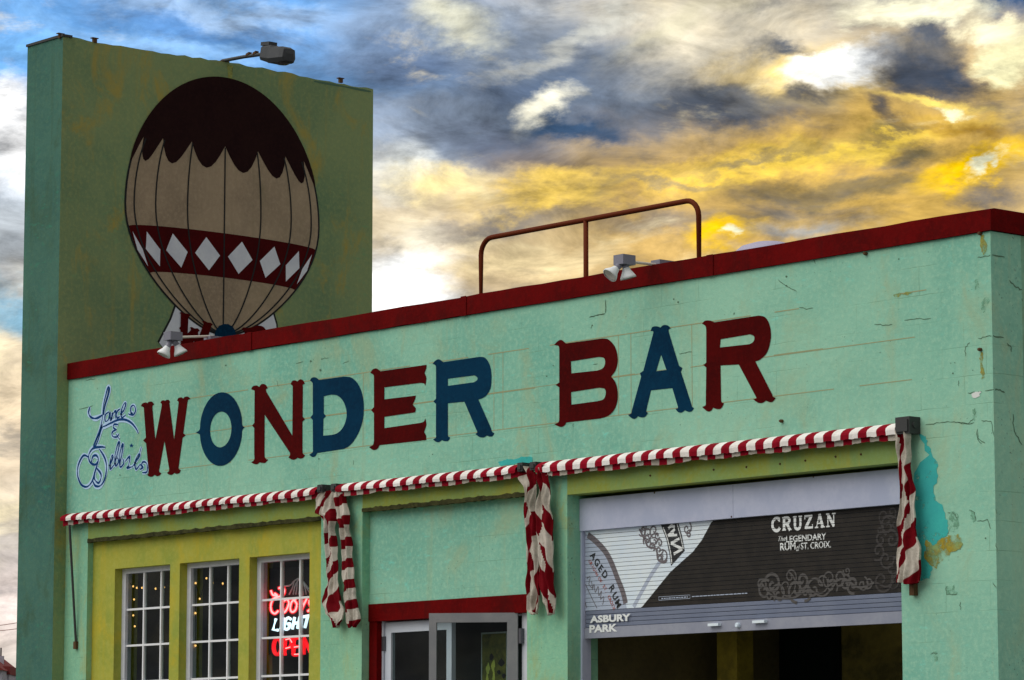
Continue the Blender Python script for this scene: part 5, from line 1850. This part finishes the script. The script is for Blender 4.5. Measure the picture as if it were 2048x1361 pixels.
mbm = MB()
for st in ([(330, 450), (390, 440), (430, 400), (478, 376), (520, 410), (570, 470), (640, 480)], [(478, 378), (440, 440), (420, 530)], [(482, 380), (490, 450), (470, 530)], [(490, 385), (530, 450), (545, 530)], [(430, 405), (410, 470), (380, 530)], [(520, 415), (560, 480), (590, 530)], [(460, 395), (455, 460), (445, 530)], [(505, 400), (510, 470), (520, 530)]):
    mbm.tube(neon_pts(st, NY + 0.03), 0.007, 6)
part(mbm, 'mountain_tube', M['neon_dim'], beer)
part(MB().box(c0.x - 0.45, c0.x + 0.5, NY + 0.07, NY + 0.075, c0.z - 0.34, c0.z + 0.42), 'backing_sheet', M['cable'], beer)
c1 = at_y(565, 1295, NY)
opn = thing('neon_sign', 'all red neon sign reading OPEN below the beer sign in the third window', 'neon sign', (c1.x, NY, c1.z))
mbo, mbi = MB(), MB()
for st in (ell(268, 1036, 38, 78, -3, 20) + [(306, 1033)], [(335, 1122), (342, 965), (385, 958), (405, 995), (388, 1040), (345, 1052)], [(490, 955), (430, 962), (424, 1040), (424, 1115), (484, 1110)], [(428, 1040), (478, 1032)], [(518, 1112), (524, 950), (590, 1100), (600, 945)]):
    for d in (-10, 10):
        mbo.tube(neon_pts([(a + d * 0.8, b) for a, b in st], NY, len(st) > 4), 0.0125, 8)
for st in ([(345, 968), (385, 958), (405, 995)], [(345, 1052), (388, 1040)], [(430, 1110), (484, 1108)], [(428, 1040), (470, 1034)]):
    mbi.tube(neon_pts(st, NY - 0.018, False), 0.005, 6)
part(mbo, 'neon_red_tube', M['neon_red'], opn)
part(mbi, 'neon_highlight_tube', M['neon_core'], opn)

LY = 0.195
for label, pts in (('amber fairy lights hanging behind the first window from the tower', [(952, 690), (978, 700), (1015, 700), (1112, 706), (1172, 695), (958, 783), (952, 897), (963, 975)]),
                   ('amber fairy lights hanging behind the middle window', [(1475, 632), (1398, 667), (1520, 664), (1592, 669), (1427, 778), (1397, 881), (1397, 1113)])):
    ps = [at_y(*q, LY) for q in zp(Z_L, pts)]
    t = thing('fairy_lights', label, 'fairy lights', tuple(ps[0]), 'fairy lights in the windows')
    top = sorted(ps[:5], key=lambda p: p.x)
    path = [top[0] + Vector((-0.05, 0, 0.03))] + top + [top[-1] + Vector((0.2, 0, 0.02))]
    part(MB().tube(path, 0.003, 5), 'cable', M['cable'], t)
    part(MB().tube([top[0]] + ps[5:], 0.003, 5), 'cable', M['cable'], t)
    for p in ps:
        part(MB().lathe(p - Vector((0, 0, 0.010)), (0, 0, 1), [(0, 0.002), (0.004, 0.0075), (0.010, 0.009), (0.016, 0.006), (0.020, 0.0)], 8), 'bulb', M['bulb'], t)

# poster seen through the open doorway
PY = 0.565
a, b = at_y(962.5, 1266, PY), at_y(1014.5, 1262, PY)
zt_, zb2 = a.z, a.z - 0.52
poster = thing('poster', 'framed olive poster with yellow-green shapes seen through the doorway', 'poster', ((a.x + b.x) / 2, PY, zb2))
part(MB().box(a.x, b.x, PY, PY + 0.05, zb2, zt_), 'frame', M['poster_edge'], poster)
part(MB().box(a.x + 0.014, b.x - 0.014, PY - 0.003, PY - 0.001, zb2 + 0.014, zt_ - 0.014), 'print', M['poster'], poster)
mb = MB()
wq, hq = b.x - a.x, zt_ - zb2
for u_, v_, r1, r2 in ((0.28, 0.42, 0.085, 0.055), (0.48, 0.46, 0.075, 0.06), (0.25, 0.26, 0.05, 0.05), (0.50, 0.30, 0.06, 0.06), (0.75, 0.18, 0.06, 0.04)):
    cxx, czz = a.x + wq * u_, zb2 + hq * v_
    mb.poly([(cxx + r1 * random.uniform(0.5, 1.0) * wq * 1.2 * math.cos(k * 0.523), czz + r2 * random.uniform(0.7, 1.3) * 1.6 * hq * math.sin(k * 0.523)) for k in range(12)], [], lambda X, Z: (X, PY - 0.0045 - u_ * 0.001, Z))
part(mb, 'print_shapes', M['poster_yellow'], poster)
mb = MB()
for u_, v_, r1 in ((0.42, 0.60, 0.10), (0.80, 0.50, 0.12), (0.70, 0.36, 0.08), (0.35, 0.12, 0.09), (0.88, 0.30, 0.07)):
    cxx, czz = a.x + wq * u_, zb2 + hq * v_
    mb.poly([(cxx + r1 * random.uniform(0.6, 1.2) * wq * math.cos(k * 0.785), czz + r1 * random.uniform(0.5, 1.0) * hq * 0.7 * math.sin(k * 0.785)) for k in range(8)], [], lambda X, Z: (X, PY - 0.0060 - u_ * 0.001, Z))
part(mb, 'print_shadows', M['poster_dark'], poster)

# ------------------------------------------------------------------ far off to the left
fd = 150.0
g = ray(8, 1340)
g0 = CAM + g * (fd / g.length)
mpx = fd / FPX


def far(px, py):
    d = ray(px, py)
    return CAM + d * (fd / d.dot(FWD))


hse = thing('house', 'distant house with a red roof at the far left edge', 'house', (g0.x, g0.y, -0.16))
hr_ = far(14, 1316)
pa, pb = far(-30, 1330), far(26, 1345)
ctr = (pa + pb) / 2
sx = RGT
sy = Vector((-math.sin(YAW), math.cos(YAW), 0))


def hb(mb, c, wx, wy, z0, z1):
    mb.obox((c.x, c.y, (z0 + z1) / 2), sx * wx, sy * wy, Vector((0, 0, (z1 - z0) / 2)))
    return mb


ze = far(10, 1346).z
zr_ = far(4, 1318).z
wallc = far(-28, 1340)
part(hb(MB(), wallc, 1.15, 3.0, -0.16, ze), 'wall', M['house_wall'], hse)
mb = MB()
c = Vector((wallc.x, wallc.y, 0))
A = [c + sx * s * 1.25 + sy * t * 3.2 + Vector((0, 0, ze)) for s in (-1, 1) for t in (-1, 1)]
Bv = [c + sy * t * 3.2 + Vector((0, 0, zr_ + 0.35)) for t in (-1, 1)]
mb.add(A + Bv, [(0, 1, 5, 4), (2, 3, 5, 4), (0, 2, 4), (1, 3, 5), (0, 1, 3, 2)])
part(mb, 'roof', M['house_roof'], hse)
cc = far(3, 1318)
part(hb(MB(), cc, 0.10, 0.10, ze, cc.z + 0.12), 'chimney', M['house_wall'], hse)
shed = far(12, 1352)
oh = thing('house', 'low dark red outbuilding beside the distant house at the far left', 'house', (shed.x, shed.y, -0.16))
part(hb(MB(), shed, 0.36, 1.5, -0.16, shed.z), 'wall', M['house_wall'], oh)
part(hb(MB(), shed, 0.42, 1.7, shed.z + 0.002, far(12, 1336).z), 'roof', M['house_roof'], oh)
pp = far(2, 1300)
pol = thing('utility_pole', 'thin utility pole over the distant red roof', 'utility pole', (pp.x, pp.y, -0.16))
part(MB().tube([(pp.x, pp.y, -0.16), (pp.x, pp.y, far(2, 1296).z)], 0.035, 6), 'pole', M['dark_metal'], pol)
for k, (ya, yb) in enumerate(((1253, 1248), (1262, 1261))):
    pA, pB = far(-40, ya + 3), far(60, yb - 6)
    d = (pB - pA)
    path = [pA - d * 0.5 + Vector((0, 0, 0.1)), pA, (pA + pB) / 2 - Vector((0, 0, 0.02)), pB, pB + d * 0.6 + Vector((0, 0, 0.12))]
    o = MB().tube(path, 0.014, 5).build('overhead_wire', M['wire'])
    tag(o, ('upper' if k == 0 else 'lower') + ' of two overhead wires against the pale sky at far left', 'wire', 'overhead wires')
